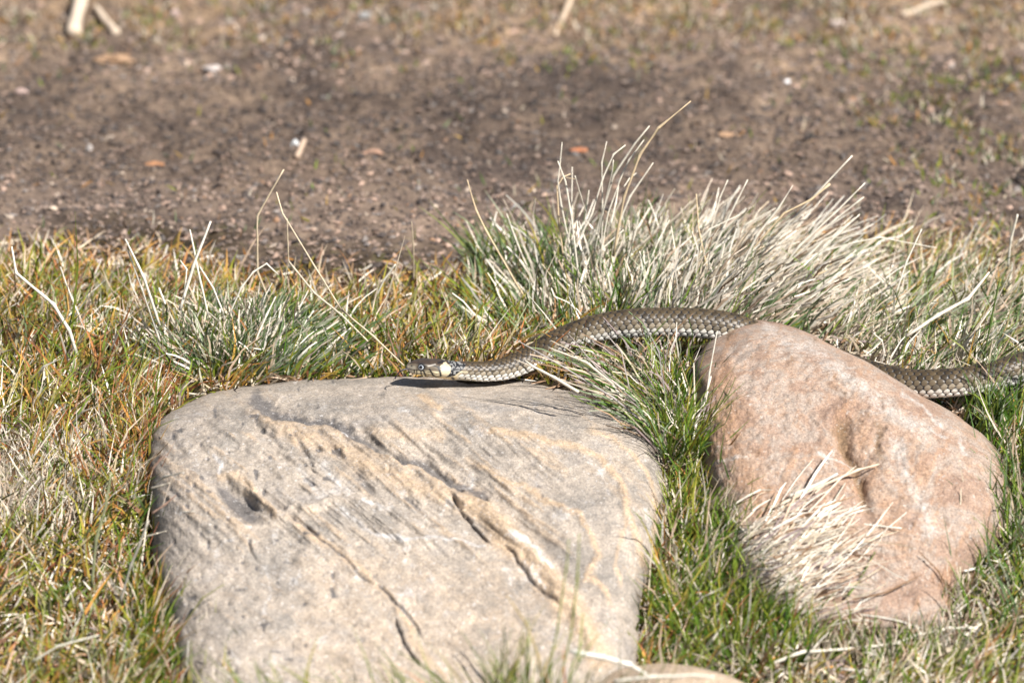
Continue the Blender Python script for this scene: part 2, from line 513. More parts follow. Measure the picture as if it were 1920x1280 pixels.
    crack([(460, 1020), (480, 1050), (500, 1060)], 3, 0.002, .4)
    # orange rib alongside the lower left crack
    band([(525, 965), (575, 1000), (640, 1045), (690, 1085), (735, 1130), (765, 1180), (800, 1230), (840, 1285)], 11, 0.0016, .8)
    band([(500, 770), (540, 810), (560, 850)], 10, 0.002, .8)
    # ledge line
    d, s, t = seg_dist(x, y, [(541, 952), (588, 944), (673, 943), (720, 985), (768, 1016), (835, 1013), (917, 1026)])
    disp += 0.003 * gauss(d, 9) + 0.0025 * np.where(s < 0, np.exp(-(d / 60) ** 2), 0)
    # the hollow on the left
    cx_, cy_ = 447, 937; a = math.radians(38)
    ux = (x - cx_) * math.cos(a) + (y - cy_) * math.sin(a); uy = -(x - cx_) * math.sin(a) + (y - cy_) * math.cos(a)
    g = np.exp(-((ux / 52) ** 2 + (uy / 24) ** 2) ** 1.3)
    disp -= 0.012 * g
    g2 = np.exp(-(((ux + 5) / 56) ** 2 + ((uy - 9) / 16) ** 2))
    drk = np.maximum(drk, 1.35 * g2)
    d, s, t = seg_dist(x, y, [(405, 897), (440, 892), (470, 915), (495, 950), (515, 970)])
    och = np.maximum(och, .8 * gauss(d, 9)); disp += 0.003 * gauss(d, 9)
    # pale growth bands curling down the right side
    for ln, w_, a, h in (([(876, 858), (937, 892), (1005, 929), (1055, 950), (1093, 973), (1113, 1004), (1120, 1038), (1106, 1060), (1103, 1082), (1133, 1104), (1150, 1140)], 7, .5, .0012),
                      ([(880, 790), (917, 804), (988, 821), (1032, 835), (1082, 835), (1113, 858), (1164, 896), (1181, 940), (1184, 970), (1191, 1007), (1208, 1048), (1218, 1085)], 8, .55, .0016),
                      ([(1100, 808), (1137, 818), (1181, 852), (1218, 892), (1232, 950), (1225, 1010)], 6, .45, .001),
                      ([(1180, 940), (1168, 1000), (1150, 1060), (1165, 1100)], 6, .4, .0006),
                      ([(780, 742), (805, 750), (827, 772)], 7, .6, .0008), ([(690, 800), (760, 810), (840, 822)], 12, .35, .0006)):
        d, s, t = seg_dist(x, y, ln); e = sstep(0, .1, t) * (1 - sstep(.9, 1, t))
        och = np.maximum(och, 1.9 * a * gauss(d, w_ * 1.0) * (.4 + .6 * e)); disp += 1.4 * h * gauss(d, w_ * 1.2) * e
        wht = np.maximum(wht, .25 * gauss(d, w_ * .6))
    d, s, t = seg_dist(xc, yc, [(826, 779), (900, 778), (985, 770), (1030, 765)])
    disp += 0.0012 * np.where(s > 0, np.exp(-d / 25), 0); drk = np.maximum(drk, .3 * gauss(d, 2.5))
    # diagonal grain of the slab
    u = (px * 0.62 - py * 0.78); v = px * .78 + py * .62
    gr = fbm(np.stack([u / 13, v / 120, 0 * u], -1), 1.0, 4, 91, .6)
    zone = sstep(730, 830, py) * (1 - sstep(980, 1080, py)) * (1 - sstep(980, 1120, px))
    disp += gr * (0.0009 + 0.0034 * zone)
    och = np.maximum(och, (0.35 + .3 * zone) * sstep(0.05, .5, gr))
    drk = np.maximum(drk, 0.5 * zone * sstep(0.25, .7, -gr))
    # pits and pale dots
    pt = vnoise(Q, 1 / 13, 55); drk = np.maximum(drk, .95 * sstep(.72, .95, pt) * (1 - sstep(600, 800, px))); disp -= .0012 * sstep(.6, .95, pt) * (1 - sstep(700, 900, px))
    wht = np.maximum(wht, 0.55 * sstep(.05, .6, fbm(Q, 1 / 40, 4, 58, .65)))
    flat = sstep(1010, 1070, py - .1 * (px - 800)) * sstep(480, 620, px) * (1 - sstep(960, 1080, px))
    och = np.maximum(och, .22 * flat + .15 * sstep(960, 1100, py) * sstep(280, 420, px) * (1 - sstep(1000, 1100, px)))
    # left flank darkened in colour: shade of the side away from the sun
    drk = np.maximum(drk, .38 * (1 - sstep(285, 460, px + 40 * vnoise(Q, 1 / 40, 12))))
    disp += 0.0018 * fbm(Q, 1 / 30, 4, 14, .6) * (1 - sstep(520, 760, px) * .7)
    return disp, np.stack([och, wht, drk], -1)

def pink_features(px, py, P):
    Q = np.stack([px, py, 0 * px], -1)
    x = px + fbm(Q, 1 / 40, 4, 131) * 12; y = py + fbm(Q, 1 / 40, 4, 147) * 12
    disp = np.zeros(px.shape); och = np.zeros(px.shape); wht = np.zeros(px.shape); drk = np.zeros(px.shape)
    d, s, t = seg_dist(x, y, [(1560, 770), (1575, 800), (1590, 845), (1608, 880), (1620, 930), (1640, 1000)])
    e = sstep(0, .15, t) * (1 - sstep(.6, 1, t))
    disp -= (0.006 * gauss(d, 12) + .003 * gauss(d, 30)) * e; drk = np.maximum(drk, .95 * gauss(d, 10) * e); och = np.maximum(och, .7 * gauss(d, 34) * e)
    d, s, t = seg_dist(x, y, [(1645, 790), (1648, 820), (1652, 860)])
    disp -= 0.0015 * gauss(d, 10) * sstep(0, .4, t) * (1 - sstep(.6, 1, t)); drk = np.maximum(drk, .7 * gauss(d, 10))
    d, s, t = seg_dist(x, y, [(1612, 800), (1625, 850), (1640, 900), (1680, 980), (1700, 1050)])
    och = np.maximum(och, .6 * gauss(d, 26)); disp += 0
    d, s, t = seg_dist(x, y, [(1680, 830), (1700, 900), (1735, 960), (1745, 1000)])
    wht = np.maximum(wht, .65 * gauss(d, 22))
    d, s, t = seg_dist(x, y, [(1440, 620), (1500, 650), (1580, 700), (1660, 760), (1730, 820)])
    wht = np.maximum(wht, .6 * gauss(d, 30)); disp += .002 * gauss(d, 40)
    for ln in ([(1690, 740), (1720, 760), (1770, 795)], [(1740, 800), (1775, 820)], [(1805, 820), (1812, 850)], [(1540, 850), (1600, 870)], [(1340, 870), (1400, 850)], [(1565, 840), (1545, 870)]):
        d, s, t = seg_dist(x, y, ln); wht = np.maximum(wht, .7 * gauss(d, 7))
    d, s, t = seg_dist(x, y, [(1340, 700), (1360, 800), (1400, 900), (1480, 1000)])
    och = np.maximum(och, .75 * gauss(d, 45))
    u = px * 0.9 + py * 0.35; v = -px * .35 + py * .9
    gr = fbm(np.stack([u / 18, v / 90, 0 * u], -1), 1.0, 4, 191, .6)
    och = np.maximum(och, .7 * sstep(.05, .6, gr)); wht = np.maximum(wht, .5 * sstep(.1, .6, -gr))
    disp += 0.0008 * gr
    pt = vnoise(Q, 1 / 11, 155); drk = np.maximum(drk, .6 * sstep(.75, .95, pt))
    return disp, np.stack([och, wht, drk], -1)

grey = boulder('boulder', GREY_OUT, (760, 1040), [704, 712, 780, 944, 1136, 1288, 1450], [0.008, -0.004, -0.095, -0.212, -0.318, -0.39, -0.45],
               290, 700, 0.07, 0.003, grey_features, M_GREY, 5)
tag(grey, 'large flat grey slab streaked with ochre bands and dark cracks, under the snake head', 'boulder')
pink = boulder('boulder', PINK_OUT, (1600, 920), [600, 700, 850, 1000, 1150, 1200, 1290], [0.0, -0.08, -0.16, -0.232, -0.286, -0.290, -0.292],
               190, 460, 0.09, 0.02, pink_features, M_PINK, 9, 0.003, 6)
tag(pink, 'rounded pinkish tan boulder with a brown crease, right of the grey slab', 'boulder')

from mathutils.bvhtree import BVHTree
_bvh = []
for _o in (grey, pink):
    _me = _o.data
    _v = np.zeros(len(_me.vertices) * 3, np.float32); _me.vertices.foreach_get('co', _v)
    _l = np.zeros(len(_me.loops), np.int32); _me.loops.foreach_get('vertex_index', _l)
    _bvh.append(BVHTree.FromPolygons(_v.reshape(-1, 3).tolist(), _l.reshape(-1, 4).tolist()))
def on_surface(px, py, lift):
    """first thing a line of sight meets (boulders or ground), lifted a little off it"""
    px, py, lift = np.broadcast_arrays(np.asarray(px, float), np.asarray(py, float), np.asarray(lift, float))
    P = ground_hit(px, py).reshape(-1, 3)
    far_ = at(px, py, 0 * px + 5).reshape(-1, 3)
    for i_, (p_, f_) in enumerate(zip(P, far_)):
        d_ = Vector((f_ - CAM).tolist()).normalized()
        best = (p_ - CAM) @ np.array(d_)
        for b_ in _bvh:
            h = b_.ray_cast(Vector(CAM.tolist()), d_)
            if h[0] is not None and h[3] < best:
                best = h[3]
        P[i_] = CAM + np.array(d_) * best
    P = P.reshape(px.shape + (3,))
    P[..., 1] -= .5 * lift; P[..., 2] += .85 * lift
    return P

# small tan stone whose top just enters at the bottom edge
def small_stone(name, c, r, seed, mat, res=28, mark=0.5):
    th = np.linspace(0.02, math.pi - 0.02, res); ph = np.linspace(0, 2 * math.pi, res * 2, endpoint=False)
    T, Pp = np.meshgrid(th, ph, indexing='ij')
    D = np.stack([np.sin(T) * np.cos(Pp), np.sin(T) * np.sin(Pp), np.cos(T)], -1)
    V = D * (1 + 0.14 * fbm(D + seed, 1.4, 4, seed)[..., None]) * np.array(r) + np.array(c)
    q = quads_grid(res, res * 2, wrap=True)
    mk = np.zeros((V.reshape(-1, 3).shape[0], 3)); mk[:, 0] = mark
    caps = [list(range(res * 2))[::-1], list(range((res - 1) * res * 2, res * res * 2))]
    loops = np.concatenate([q.ravel(), caps[0], caps[1]]); counts = np.concatenate([np.full(len(q), 4), [res * 2, res * 2]])
    o = make_mesh(name, V.reshape(-1, 3), loops, counts, mat, cols={'Marks': mk}, smooth=True)
    o.data.flip_normals()
    return o
tan_c = at(1255, 1330, -0.40)
st = small_stone('stone', tan_c, (0.066, 0.05, 0.026), 4, M_GREY, mark=.75)
tag(st, 'smooth tan stone just showing at the bottom edge of the picture below the straw', 'stone')

# ------------------------------------------------------------------ the grass snake
SN = [  # pixel x, pixel row of the axis, radius in px, world Y
    (763, 688, 5.0, -.022), (773, 688.5, 12, -.0215), (783, 688, 15, -.021), (800, 688, 16, -.0205), (820, 690, 18, -.0195), (835, 692, 18.3, -.018),
    (850, 694, 18.2, -.016), (870, 695, 18.2, -.013), (900, 696.5, 18.8, -.008), (925, 695, 20, -.004), (950, 690.5, 21, .002), (980, 679, 22, .009),
    (1005, 665, 22, .015), (1033, 647, 22.5, .018), (1064, 633, 23.5, .021), (1097, 621, 25, .024), (1144, 611, 26, .027), (1190, 606, 27, .029),
    (1237, 604.5, 27.5, .031), (1284, 605, 28, .032), (1331, 608, 28, .032), (1366, 613.5, 28, .032), (1397, 623, 27.5, .032), (1440, 640, 27.5, .03),
    (1490, 655, 27.5, .022), (1550, 675, 27.5, .006), (1610, 696, 27.5, -.012), (1660, 711, 27.5, -.025), (1705, 720, 27.5, -.033), (1762, 719, 27, -.038),
    (1825, 713, 27, -.038), (1870, 702, 28, -.033), (1915, 688, 27, -.024), (1960, 676, 26.5, -.01), (2020, 664, 26, .02), (2090, 655, 24.5, .06)]
SN = np.array(SN)
pts = at(SN[:, 0], SN[:, 1], SN[:, 3])
rad = SN[:, 2] / FPX * ((pts - CAM) @ FWD)
# beyond the right edge: the tail curls down on to the turf
tail = np.array([[0.56, 0.11, 0.116], [0.60, 0.17, 0.113], [0.62, 0.24, 0.11], [0.60, 0.31, 0.108], [0.55, 0.36, 0.106], [0.50, 0.41, 0.104], [0.47, 0.47, 0.102]])
pts = np.vstack([pts, tail]); rad = np.concatenate([rad, [0.0102, 0.009, 0.0075, 0.006, 0.0045, 0.003, 0.0008]])
NF = 6000
cr = catmull(np.hstack([pts, rad[:, None]]), NF)
cum = np.concatenate([[0], np.cumsum(np.linalg.norm(cr[1:, :3] - cr[:-1, :3], axis=1))])
PXM = DIST / FPX                       # metres per photo pixel at the snake
total = cum[-1]
head_len = 115 * PXM
s_head = np.arange(0, head_len, 0.9 * PXM)
i_exit = np.argmin(np.abs(cr[:, 0] - 0.45))
s_body = np.arange(head_len, cum[i_exit], 1.45 * PXM)
s_tail = np.linspace(cum[i_exit], total, 160)
S = np.concatenate([s_head, s_body, s_tail])
C = np.stack([np.interp(S, cum, cr[:, k]) for k in range(3)], -1)
R = np.interp(S, cum, cr[:, 3])
Tn = norm(np.gradient(C, axis=0))
B = norm(np.cross(Tn, np.array([0, 0, 1.0])))      # towards the camera side
Nn = np.cross(B, Tn)
th = np.radians(np.concatenate([np.linspace(-42, 160, 150), np.linspace(160, 318, 44)[1:-1]]))
TH, SS = np.meshgrid(th, S)
thd = np.degrees(TH); thd = np.where(thd > 180, thd - 360, thd)     # -180..180
ath = np.abs(thd)
# scale lattice
pitch = (8.2 + 0.2 * np.clip(R / PXM, 5, 30)) * PXM
U = np.concatenate([[0], np.cumsum(np.diff(S) / pitch[1:])])
rowdeg = 20.0
UU = np.repeat(U[:, None], len(th), 1)
VV = (thd + 9 * rowdeg) / rowdeg                    # rows; symmetric about the spine
UU = UU + np.clip((ath - 60) / 90, 0, 1) * 0.8      # rows sweep back down the flanks
bestm = np.full(TH.shape, 9.0); bi = np.zeros(TH.shape); bj = np.zeros(TH.shape); bdu = np.zeros(TH.shape)
J0 = np.round(VV)
for dj in (-1, 0, 1):
    J = J0 + dj
    off = np.where(np.mod(J, 2) == 0, 0.0, 0.5)
    uc = np.round(UU - off) + off
    du = UU - uc; dv = VV - J
    m_ = (np.abs(du - 0.04) / 0.56) ** 1.8 + (np.abs(dv) / 0.86) ** 1.8
    b_ = m_ < bestm
    bestm = np.where(b_, m_, bestm); bi = np.where(b_, uc, bi); bj = np.where(b_, J, bj); bdu = np.where(b_, du, bdu)
rnd = hash3((bi * 2).astype(np.int64), bj.astype(np.int64), 0 * bj.astype(np.int64), 3)
rnd2 = hash3((bi * 2).astype(np.int64), bj.astype(np.int64), 0 * bj.astype(np.int64), 9)
is_ventral = ath > 134
px_s = SS / PXM                                     # distance from the snout in photo pixels
headf = 1 - sstep(95, 125, px_s)                    # 1 on the head
hgt = (1 - np.clip(bestm, 0, 1.1)) * 1.0 + bdu * 0.7
lower = sstep(95, 130, ath)
hs = R[:, None] / 0.0121
bump = (0.00030 + 0.00050 * lower) * hgt * (1 - headf) * hs - (0.0004 + 0.0005 * lower) * sstep(.52, .75, bestm) * (1 - headf) * hs
keel = 0.00012 * gauss((VV - bj), 0.12) * (1 - lower) * (1 - headf)
vent = 0.0004 * (np.mod(UU, 1.0)) * hs
bump = np.where(is_ventral, vent * (1 - headf), bump + keel)
# cross-section: slightly flat belly, wide head
Rr = np.repeat(R[:, None], len(th), 1)
wide = 1 + 0.22 * np.exp(-((px_s - 62) / 34) ** 2) + 0.02
x_sec = np.sin(TH) * Rr * wide
z_sec = np.cos(TH) * Rr
z_sec = np.where(z_sec < 0, z_sec * 0.95, z_sec)
z_sec = z_sec - np.where((np.cos(TH) > 0), 0.10, 0.0) * Rr * headf * np.cos(TH) ** 2 * sstep(8, 20, px_s)   # flat crown
# brow ridge and cheek
brow = np.exp(-((px_s - 27) / 10) ** 2) * np.exp(-((ath - 47) / 14) ** 2) * 0.0009
cheek = np.exp(-((px_s - 58) / 18) ** 2) * np.exp(-((ath - 95) / 25) ** 2) * 0.0011
socket = -np.exp(-((px_s - 26) / 5.5) ** 2) * np.exp(-((ath - 68) / 19) ** 2) * 0.0009
rowv = np.repeat((R / PXM)[:, None], len(th), 1)
updown = rowv * np.cos(np.radians(ath + 24))        # height above the axis as seen from the front, px
mouth_y = -6.5 - 0.06 * px_s
mouth = -np.exp(-((updown - mouth_y) / 0.9) ** 2) * sstep(4, 9, px_s) * (1 - sstep(60, 66, px_s)) * 0.00035
# the fold of skin far right
fold_s = np.interp(0.385, C[:, 0], S)
fx = (SS - fold_s) / PXM - (ath - 40) * 0.42 + 14 * np.cos(np.radians(ath))
fon = (ath < 134)
foldd = np.where(fon, -0.0034 * np.exp(-np.clip(fx, 0, 999) / 26.0) * (fx > 0) + 0.0012 * np.exp(-(fx / 16) ** 2) * (fx <= 0), 0)
D = x_sec[..., None] * B[:, None, :] + z_sec[..., None] * Nn[:, None, :]
Dn = norm(D)
wob = 0.0004 * vnoise(np.stack([SS * 30, np.cos(TH), np.sin(TH)], -1), 1.0, 77)
D = D + (bump + brow + cheek + socket + mouth + foldd + wob)[..., None] * Dn
V = C[:, None, :] + D
# colours
def c3(*c): return np.array(c, float)
olive = c3(.074, .052, .027); grey_s = c3(.30, .25, .18); white_s = c3(.82, .79, .72); black = c3(.012, .012, .014)
t1 = sstep(48, 96, np.abs((bj - 9) * rowdeg))
ar = np.abs((bj - 9) * rowdeg)
t2 = sstep(84, 112, ar)
colr = olive * (1 - t1[..., None]) + grey_s * t1[..., None]
colr = colr * (1 - t2[..., None]) + white_s * t2[..., None]
colr = colr * (0.78 + 0.44 * rnd[..., None])
blotch = ((rnd2 > 0.9) & (ar < 95))
colr = np.where(blotch[..., None], colr * 0.55, colr)
# pale front edge on each dorsal scale
lightedge = (sstep(-.5, -.28, -bdu) * 0.0 + sstep(0.25, 0.45, bdu) * (1 - sstep(.6, .75, bestm)))[..., None] * (1 - t2[..., None])
colr = colr * (1 + 0.25 * lightedge)
gapw = sstep(.48, .60, bestm)[..., None]
gapdark = np.where(rnd2 > .35, 1.0, .55)[..., None]
colr = colr * (1 - gapw * gapdark) + black * gapw * gapdark
vm = np.mod(UU, 1.0)
vcol = c3(.5, .5, .48) * (1 - 0.85 * sstep(.55, .8, vnoise(np.stack([np.floor(UU) * 3.1, ath * .02, 0 * UU], -1), 1, 8) * .5 + .5)[..., None])
vcol = vcol * (1 - .8 * sstep(.85, .97, vm)[..., None])
colr = np.where(is_ventral[..., None], vcol * .6, colr)  # belly plates dimmed in colour, standing in for the shadow under the body
fline = np.exp(-((fx - 1.5) / 3.0) ** 2) * fon
colr = colr * (1 - fline[..., None])
# shiny paler skin past the fold is wet-looking, same colours
# head paint (pixel coordinates along the head: hx from 763, hy row)
hx = 763 + px_s * 0.985
hy = np.interp(hx, SN[:, 0], SN[:, 1]) - updown
Q = np.stack([hx, hy, 0 * hx], -1)
jit = fbm(Q, 1 / 6, 3, 5) * 1.6
top_c = c3(.055, .038, .026); side_c = c3(.14, .11, .075); cream = c3(.54, .46, .30); yellow = c3(.78, .58, .30)
hcol = top_c * np.ones(hx.shape + (3,))
def lay(col, mask):
    global hcol
    mask = np.clip(mask, 0, 1)[..., None]; hcol = hcol * (1 - mask) + col * mask
crown_y = 681 + 0.04 * (hx - 763)
lay(side_c, sstep(-1.5, 1.5, hy - crown_y + jit))
lay(c3(.33, .29, .22), sstep(684, 687, hy) * (1 - sstep(774, 782, hx)))
lay(cream, sstep(-1, 1, hy - (692.5 + 0.03 * (hx - 763)) + jit * .5) * sstep(770, 779, hx))
lay(yellow, sstep(703, 708, hy + jit) * sstep(800, 815, hx) * (1 - sstep(858, 875, hx)) * .6)
def hline(x0, y0, x1, y1, w_):
    d, s, t = seg_dist(hx, hy, [(x0, y0), (x1, y1)]); lay(black, 1.25 * gauss(d, w_))
lay(c3(.50, .42, .28), 1 - sstep(.8, 1.1, ((hx - 830) / 9.8) ** 2 + ((hy - 691) / 14.5) ** 2 + .4 * jit))
col_m = inpoly(hx, hy, [(833, 673), (850, 674), (870, 682), (866, 689), (853, 699), (847, 704), (832, 707), (838, 697), (838, 686)])
spots = vnoise(Q, 1 / 2.6, 15)
lay(black, col_m * 1.0); lay(c3(.24, .235, .22), col_m * sstep(.15, .45, spots) * .85)
for l in ((775.4, 694, 775.5, 698, 1.1), (780, 694, 780, 701, 1.2), (788, 692, 788.8, 701.5, 1.4), (791, 692, 796.5, 702, 1.5), (803, 691, 811.5, 703, 1.5), (817, 685, 823, 703, 1.5),
          (811.5, 703, 818, 706, 1.0), (823, 703, 818, 706, 1.0), (808, 683, 822, 688, 1.0), (836, 704, 841, 700, 1.6), (844, 707, 850, 711, 1.6), (766, 691.5, 806, 697, .6), (817, 678, 829, 675, 1.3)):
    hline(*l)
d = np.hypot(hx - 770.5, hy - 685.5); lay(black, 1.3 * gauss(d, 1.3))
d = np.hypot((hx - 789), hy - 687); lay(black, 1.6 * gauss(d, 7.4))
d, s, t = seg_dist(hx, hy, [(800, 685), (812, 681)]); lay(c3(.5, .46, .4), .7 * gauss(d, 1.2))
for xx in (783, 799, 815):
    d, s, t = seg_dist(hx, hy, [(xx, 672), (xx + 4, 682)]); lay(black, .35 * gauss(d, .8))
hcol = hcol * (0.86 + .28 * (vnoise(Q, 1 / 3.0, 25)[..., None] * .5 + .5))
under = sstep(140, 158, ath)[..., None]
hcol = hcol * (1 - under) + c3(.55, .5, .38) * under
# blend of head into body: scaled skin but cream low down
neckmask = np.maximum(sstep(868, 875, hx), sstep(850, 860, hx) * sstep(696, 700, hy))[..., None]
cre_low = (sstep(100, 125, ath) * (1 - sstep(870, 930, hx)))[..., None]
bodyc = colr * (1 - .5 * cre_low * (1 - gapw)) + cream * .5 * cre_low * (1 - gapw)
fin = hcol * (1 - neckmask) + bodyc * neckmask
# body mesh with closed snout and tail
nS, nT = TH.shape
snout = C[0] - Tn[0] * 2.6 * PXM
tailp = C[-1] + Tn[-1] * 0.001
VV_ = np.vstack([V.reshape(-1, 3), snout[None], tailp[None]])
cc = np.vstack([fin.reshape(-1, 3), fin[0].mean(0)[None], fin[-1].mean(0)[None]])
q = quads_grid(nS, nT, wrap=True)
k = np.arange(nT); k2 = (k + 1) % nT
tri1 = np.stack([np.full(nT, nS * nT), k2, k], -1); tri2 = np.stack([np.full(nT, nS * nT + 1), (nS - 1) * nT + k, (nS - 1) * nT + k2], -1)
loops = np.concatenate([q.ravel(), tri1.ravel(), tri2.ravel()]); counts = np.concatenate([np.full(len(q), 4), np.full(2 * nT, 3)])

def snake_material():
    m, nt, out = mat_new('snake_skin')
    a = N(nt, 'ShaderNodeVertexColor', layer_name='Col')
    g = N(nt, 'ShaderNodeNewGeometry')
    f = noise_node(nt, g.outputs['Position'], 900, 3)
    c = mix(nt, 1.0, a.outputs[0], ramp(nt, f, [(0.3, (.84,) * 3), (0.7, (1.12,) * 3)]), 'MULTIPLY')
    p = N(nt, 'ShaderNodeBsdfPrincipled'); p.inputs['Roughness'].default_value = 0.44
    p.inputs['Specular IOR Level'].default_value = 0.4
    nt.links.new(c, p.inputs['Base Color'])
    nt.links.new(p.outputs[0], out.inputs[0]); return m
M_SNAKE = snake_material()
snake = empty('snake', at(925, 712, 0.0))
body = make_mesh('body', VV_, loops, counts, M_SNAKE, parent=snake, cols=cc, smooth=True)
body.data.flip_normals()
tag(snake, 'olive brown grass snake with pale collar stretched over the two boulders', 'snake')

def simple_mat(name, col, rough, spec=0.5):
    m, nt, out = mat_new(name)
    p = N(nt, 'ShaderNodeBsdfPrincipled'); p.inputs['Base Color'].default_value = (*col, 1)
    p.inputs['Roughness'].default_value = rough; p.inputs['Specular IOR Level'].default_value = spec
    nt.links.new(p.outputs[0], out.inputs[0]); return m
M_IRIS = simple_mat('eye_iris', (.46, .50, .54), .2, .8)
M_PUPIL = simple_mat('eye_pupil', (.004, .004, .006), .08, .9)
M_TONGUE = simple_mat('tongue_skin', (.015, .010, .022), .35)

def ball(name, c, r, mat, parent, flat=(1, 1, 1)):
    res = 14
    th_ = np.linspace(0.0, math.pi, res); ph = np.linspace(0, 2 * math.pi, 24, endpoint=False)
    T, Pp = np.meshgrid(th_, ph, indexing='ij')
    V_ = np.stack([np.sin(T) * np.cos(Pp), np.sin(T) * np.sin(Pp), np.cos(T)], -1) * r * np.array(flat) + np.array(c)
    q_ = quads_grid(res, 24, wrap=True)
    o = make_mesh(name, V_.reshape(-1, 3), q_, np.full(len(q_), 4), mat, parent=parent, smooth=True)
    o.data.flip_normals(); return o
ie = np.argmin(np.abs(S - 26 * PXM))
for sgn in (1, -1):
    a = math.radians(66)
    dr = norm(math.sin(a) * B[ie] * sgn + math.cos(a) * Nn[ie])
    ec = C[ie] + dr * (R[ie] * 1.10 - 4.3 * PXM)
    eye = ball('eye', ec, 5.6 * PXM, M_IRIS, body)
    ball('pupil', ec + norm(dr + Tn[ie] * -0.1) * 2.7 * PXM, 3.75 * PXM, M_PUPIL, eye)

def tube_data(P, r, ns=6):
    P = np.asarray(P, float); r = np.broadcast_to(r, len(P))
    T = norm(np.gradient(P, axis=0))
    up = np.array([0.13, -0.55, 0.82])
    b = norm(np.cross(T, up)); n_ = np.cross(b, T)
    a = np.linspace(0, 2 * math.pi, ns, endpoint=False)
    V_ = P[:, None] + r[:, None, None] * (np.cos(a)[None, :, None] * n_[:, None] + np.sin(a)[None, :, None] * b[:, None])
    q_ = quads_grid(len(P), ns, wrap=True)
    loops_ = [q_.ravel(), np.arange(ns)[::-1], (len(P) - 1) * ns + np.arange(ns)]
    return V_.reshape(-1, 3), np.concatenate(loops_), np.concatenate([np.full(len(q_), 4), [ns, ns]])

def tube(name, P, r, mat, parent=None, ns=6, col=(.6, .5, .4), col2=None):
    V_, l_, c_ = tube_data(P, r, ns)
    n_ = len(V_) // ns
    t = np.repeat(np.linspace(0, 1, n_), ns)[:, None]
    cc_ = np.array(col) * (1 - t) + np.array(col2 if col2 is not None else col) * t
    return make_mesh(name, V_, l_, c_, mat, parent=parent, cols=cc_, smooth=True)

tp = at([768, 760, 753, 747, 743, 741.5], [692, 692, 694.5, 699, 705, 711], [-.024, -.0255, -.027, -.028, -.029, -.030])
tongue = tube('tongue', catmull(tp, 16), np.linspace(1.5, .8, 16) * PXM, M_TONGUE, parent=body)
fk = at([743.5, 740, 737.5], [704, 709, 713], [-.0285, -.030, -.0305])
tube('tongue_fork', catmull(fk, 6), np.linspace(.8, .4, 6) * PXM, M_TONGUE, parent=tongue)

# ------------------------------------------------------------------ grass
PAL = {
    'straw': [(.66, .56, .42), (.58, .47, .34), (.70, .62, .50), (.54, .40, .29)],
    'white': [(.86, .80, .69), (.78, .69, .57), (.82, .77, .68), (.62, .52, .42)],
    'green': [(.10, .19, .022), (.15, .22, .030), (.06, .13, .016), (.19, .24, .045)],
    'yel': [(.24, .27, .03), (.30, .27, .04), (.18, .24, .028)],
    'blue': [(.15, .22, .10), (.20, .26, .14), (.11, .17, .07), (.34, .37, .26)],
    'red': [(.40, .13, .05), (.44, .20, .07), (.30, .11, .06)],
    'orange': [(.55, .27, .07), (.48, .30, .08)],
    'brown': [(.20, .12, .07), (.32, .20, .12), (.10, .06, .035)],
    'purple': [(.34, .26, .26), (.40, .32, .30)],
}
def pal(name, n_):
    p_ = np.array(PAL[name]); return p_[rng.integers(0, len(p_), n_)] * rng.uniform(.8, 1.2, (n_, 1))
def pal_mix(weights, n_):
    names = list(weights); w_ = np.array([weights[k_] for k_ in names], float); w_ /= w_.sum()
    pick = rng.choice(len(names), n_, p=w_)
    out_ = np.zeros((n_, 3))
    for i_, nm in enumerate(names):
        m_ = pick == i_; out_[m_] = pal(nm, m_.sum())
    return out_, pick, names

def blades(name, base, L, d0, d1, wd, cb, ct, nseg, mat, parent=None, taper=1.6, tip=0.08, kink=None):
    n_ = len(base)
    t = np.linspace(0, 1, nseg + 1)[None, :, None]
    d0 = norm(d0)[:, None]; d1 = norm(d1)[:, None]
    P = base[:, None] + L[:, None, None] * (d0 * t + (d1 - d0) * t * t / 2)
    T = norm(d0 + (d1 - d0) * t)
    if kink is not None:
        P[:, 1:] += rng.normal(0, 1, (n_, nseg, 3)) * (kink * L)[:, None, None]
    Rv = np.stack([rng.normal(0, .55, n_), -np.ones(n_), rng.normal(.3, .4, n_)], -1)[:, None]
    W = norm(np.cross(T, Rv))
    tip = tip if mat is not M_STRAW else .35
    wp = (1 - t ** taper) * (1 - tip) + tip
    wp = wp * (0.65 + .35 * np.minimum(t * 4, 1))
    off = W * wp * (wd * .5)[:, None, None]
    V_ = np.stack([P - off, P + off], 2).reshape(-1, 3)     # n, seg+1, 2
    k_ = np.arange(nseg)
    q_ = np.stack([2 * k_, 2 * k_ + 1, 2 * k_ + 3, 2 * k_ + 2], -1)
    q_ = (q_[None] + (np.arange(n_) * 2 * (nseg + 1))[:, None, None]).reshape(-1, 4)
    tc = t ** 0.8
    c_ = cb[:, None] * (1 - tc) + ct[:, None] * tc
    c_ = np.repeat(c_[:, :, None], 2, 2).reshape(-1, 3)
    return make_mesh(name, V_, q_, np.full(len(q_), 4), mat, parent=parent, cols=c_)

def on_ground(X, Y, lift=-0.001):
    return np.stack([X, Y, terrain(X, Y) + lift], -1)

def blob(px, py, cx, cy, rx, ry):
    return np.exp(-(((px - cx) / rx) ** 2 + ((py - cy) / ry) ** 2))

def shrink(poly, k):
    p_ = np.array(poly, float); c_ = p_.mean(0); return c_ + (p_ - c_) * k
G_IN, P_IN = shrink(GREY_OUT, .985), shrink(PINK_OUT, .975)

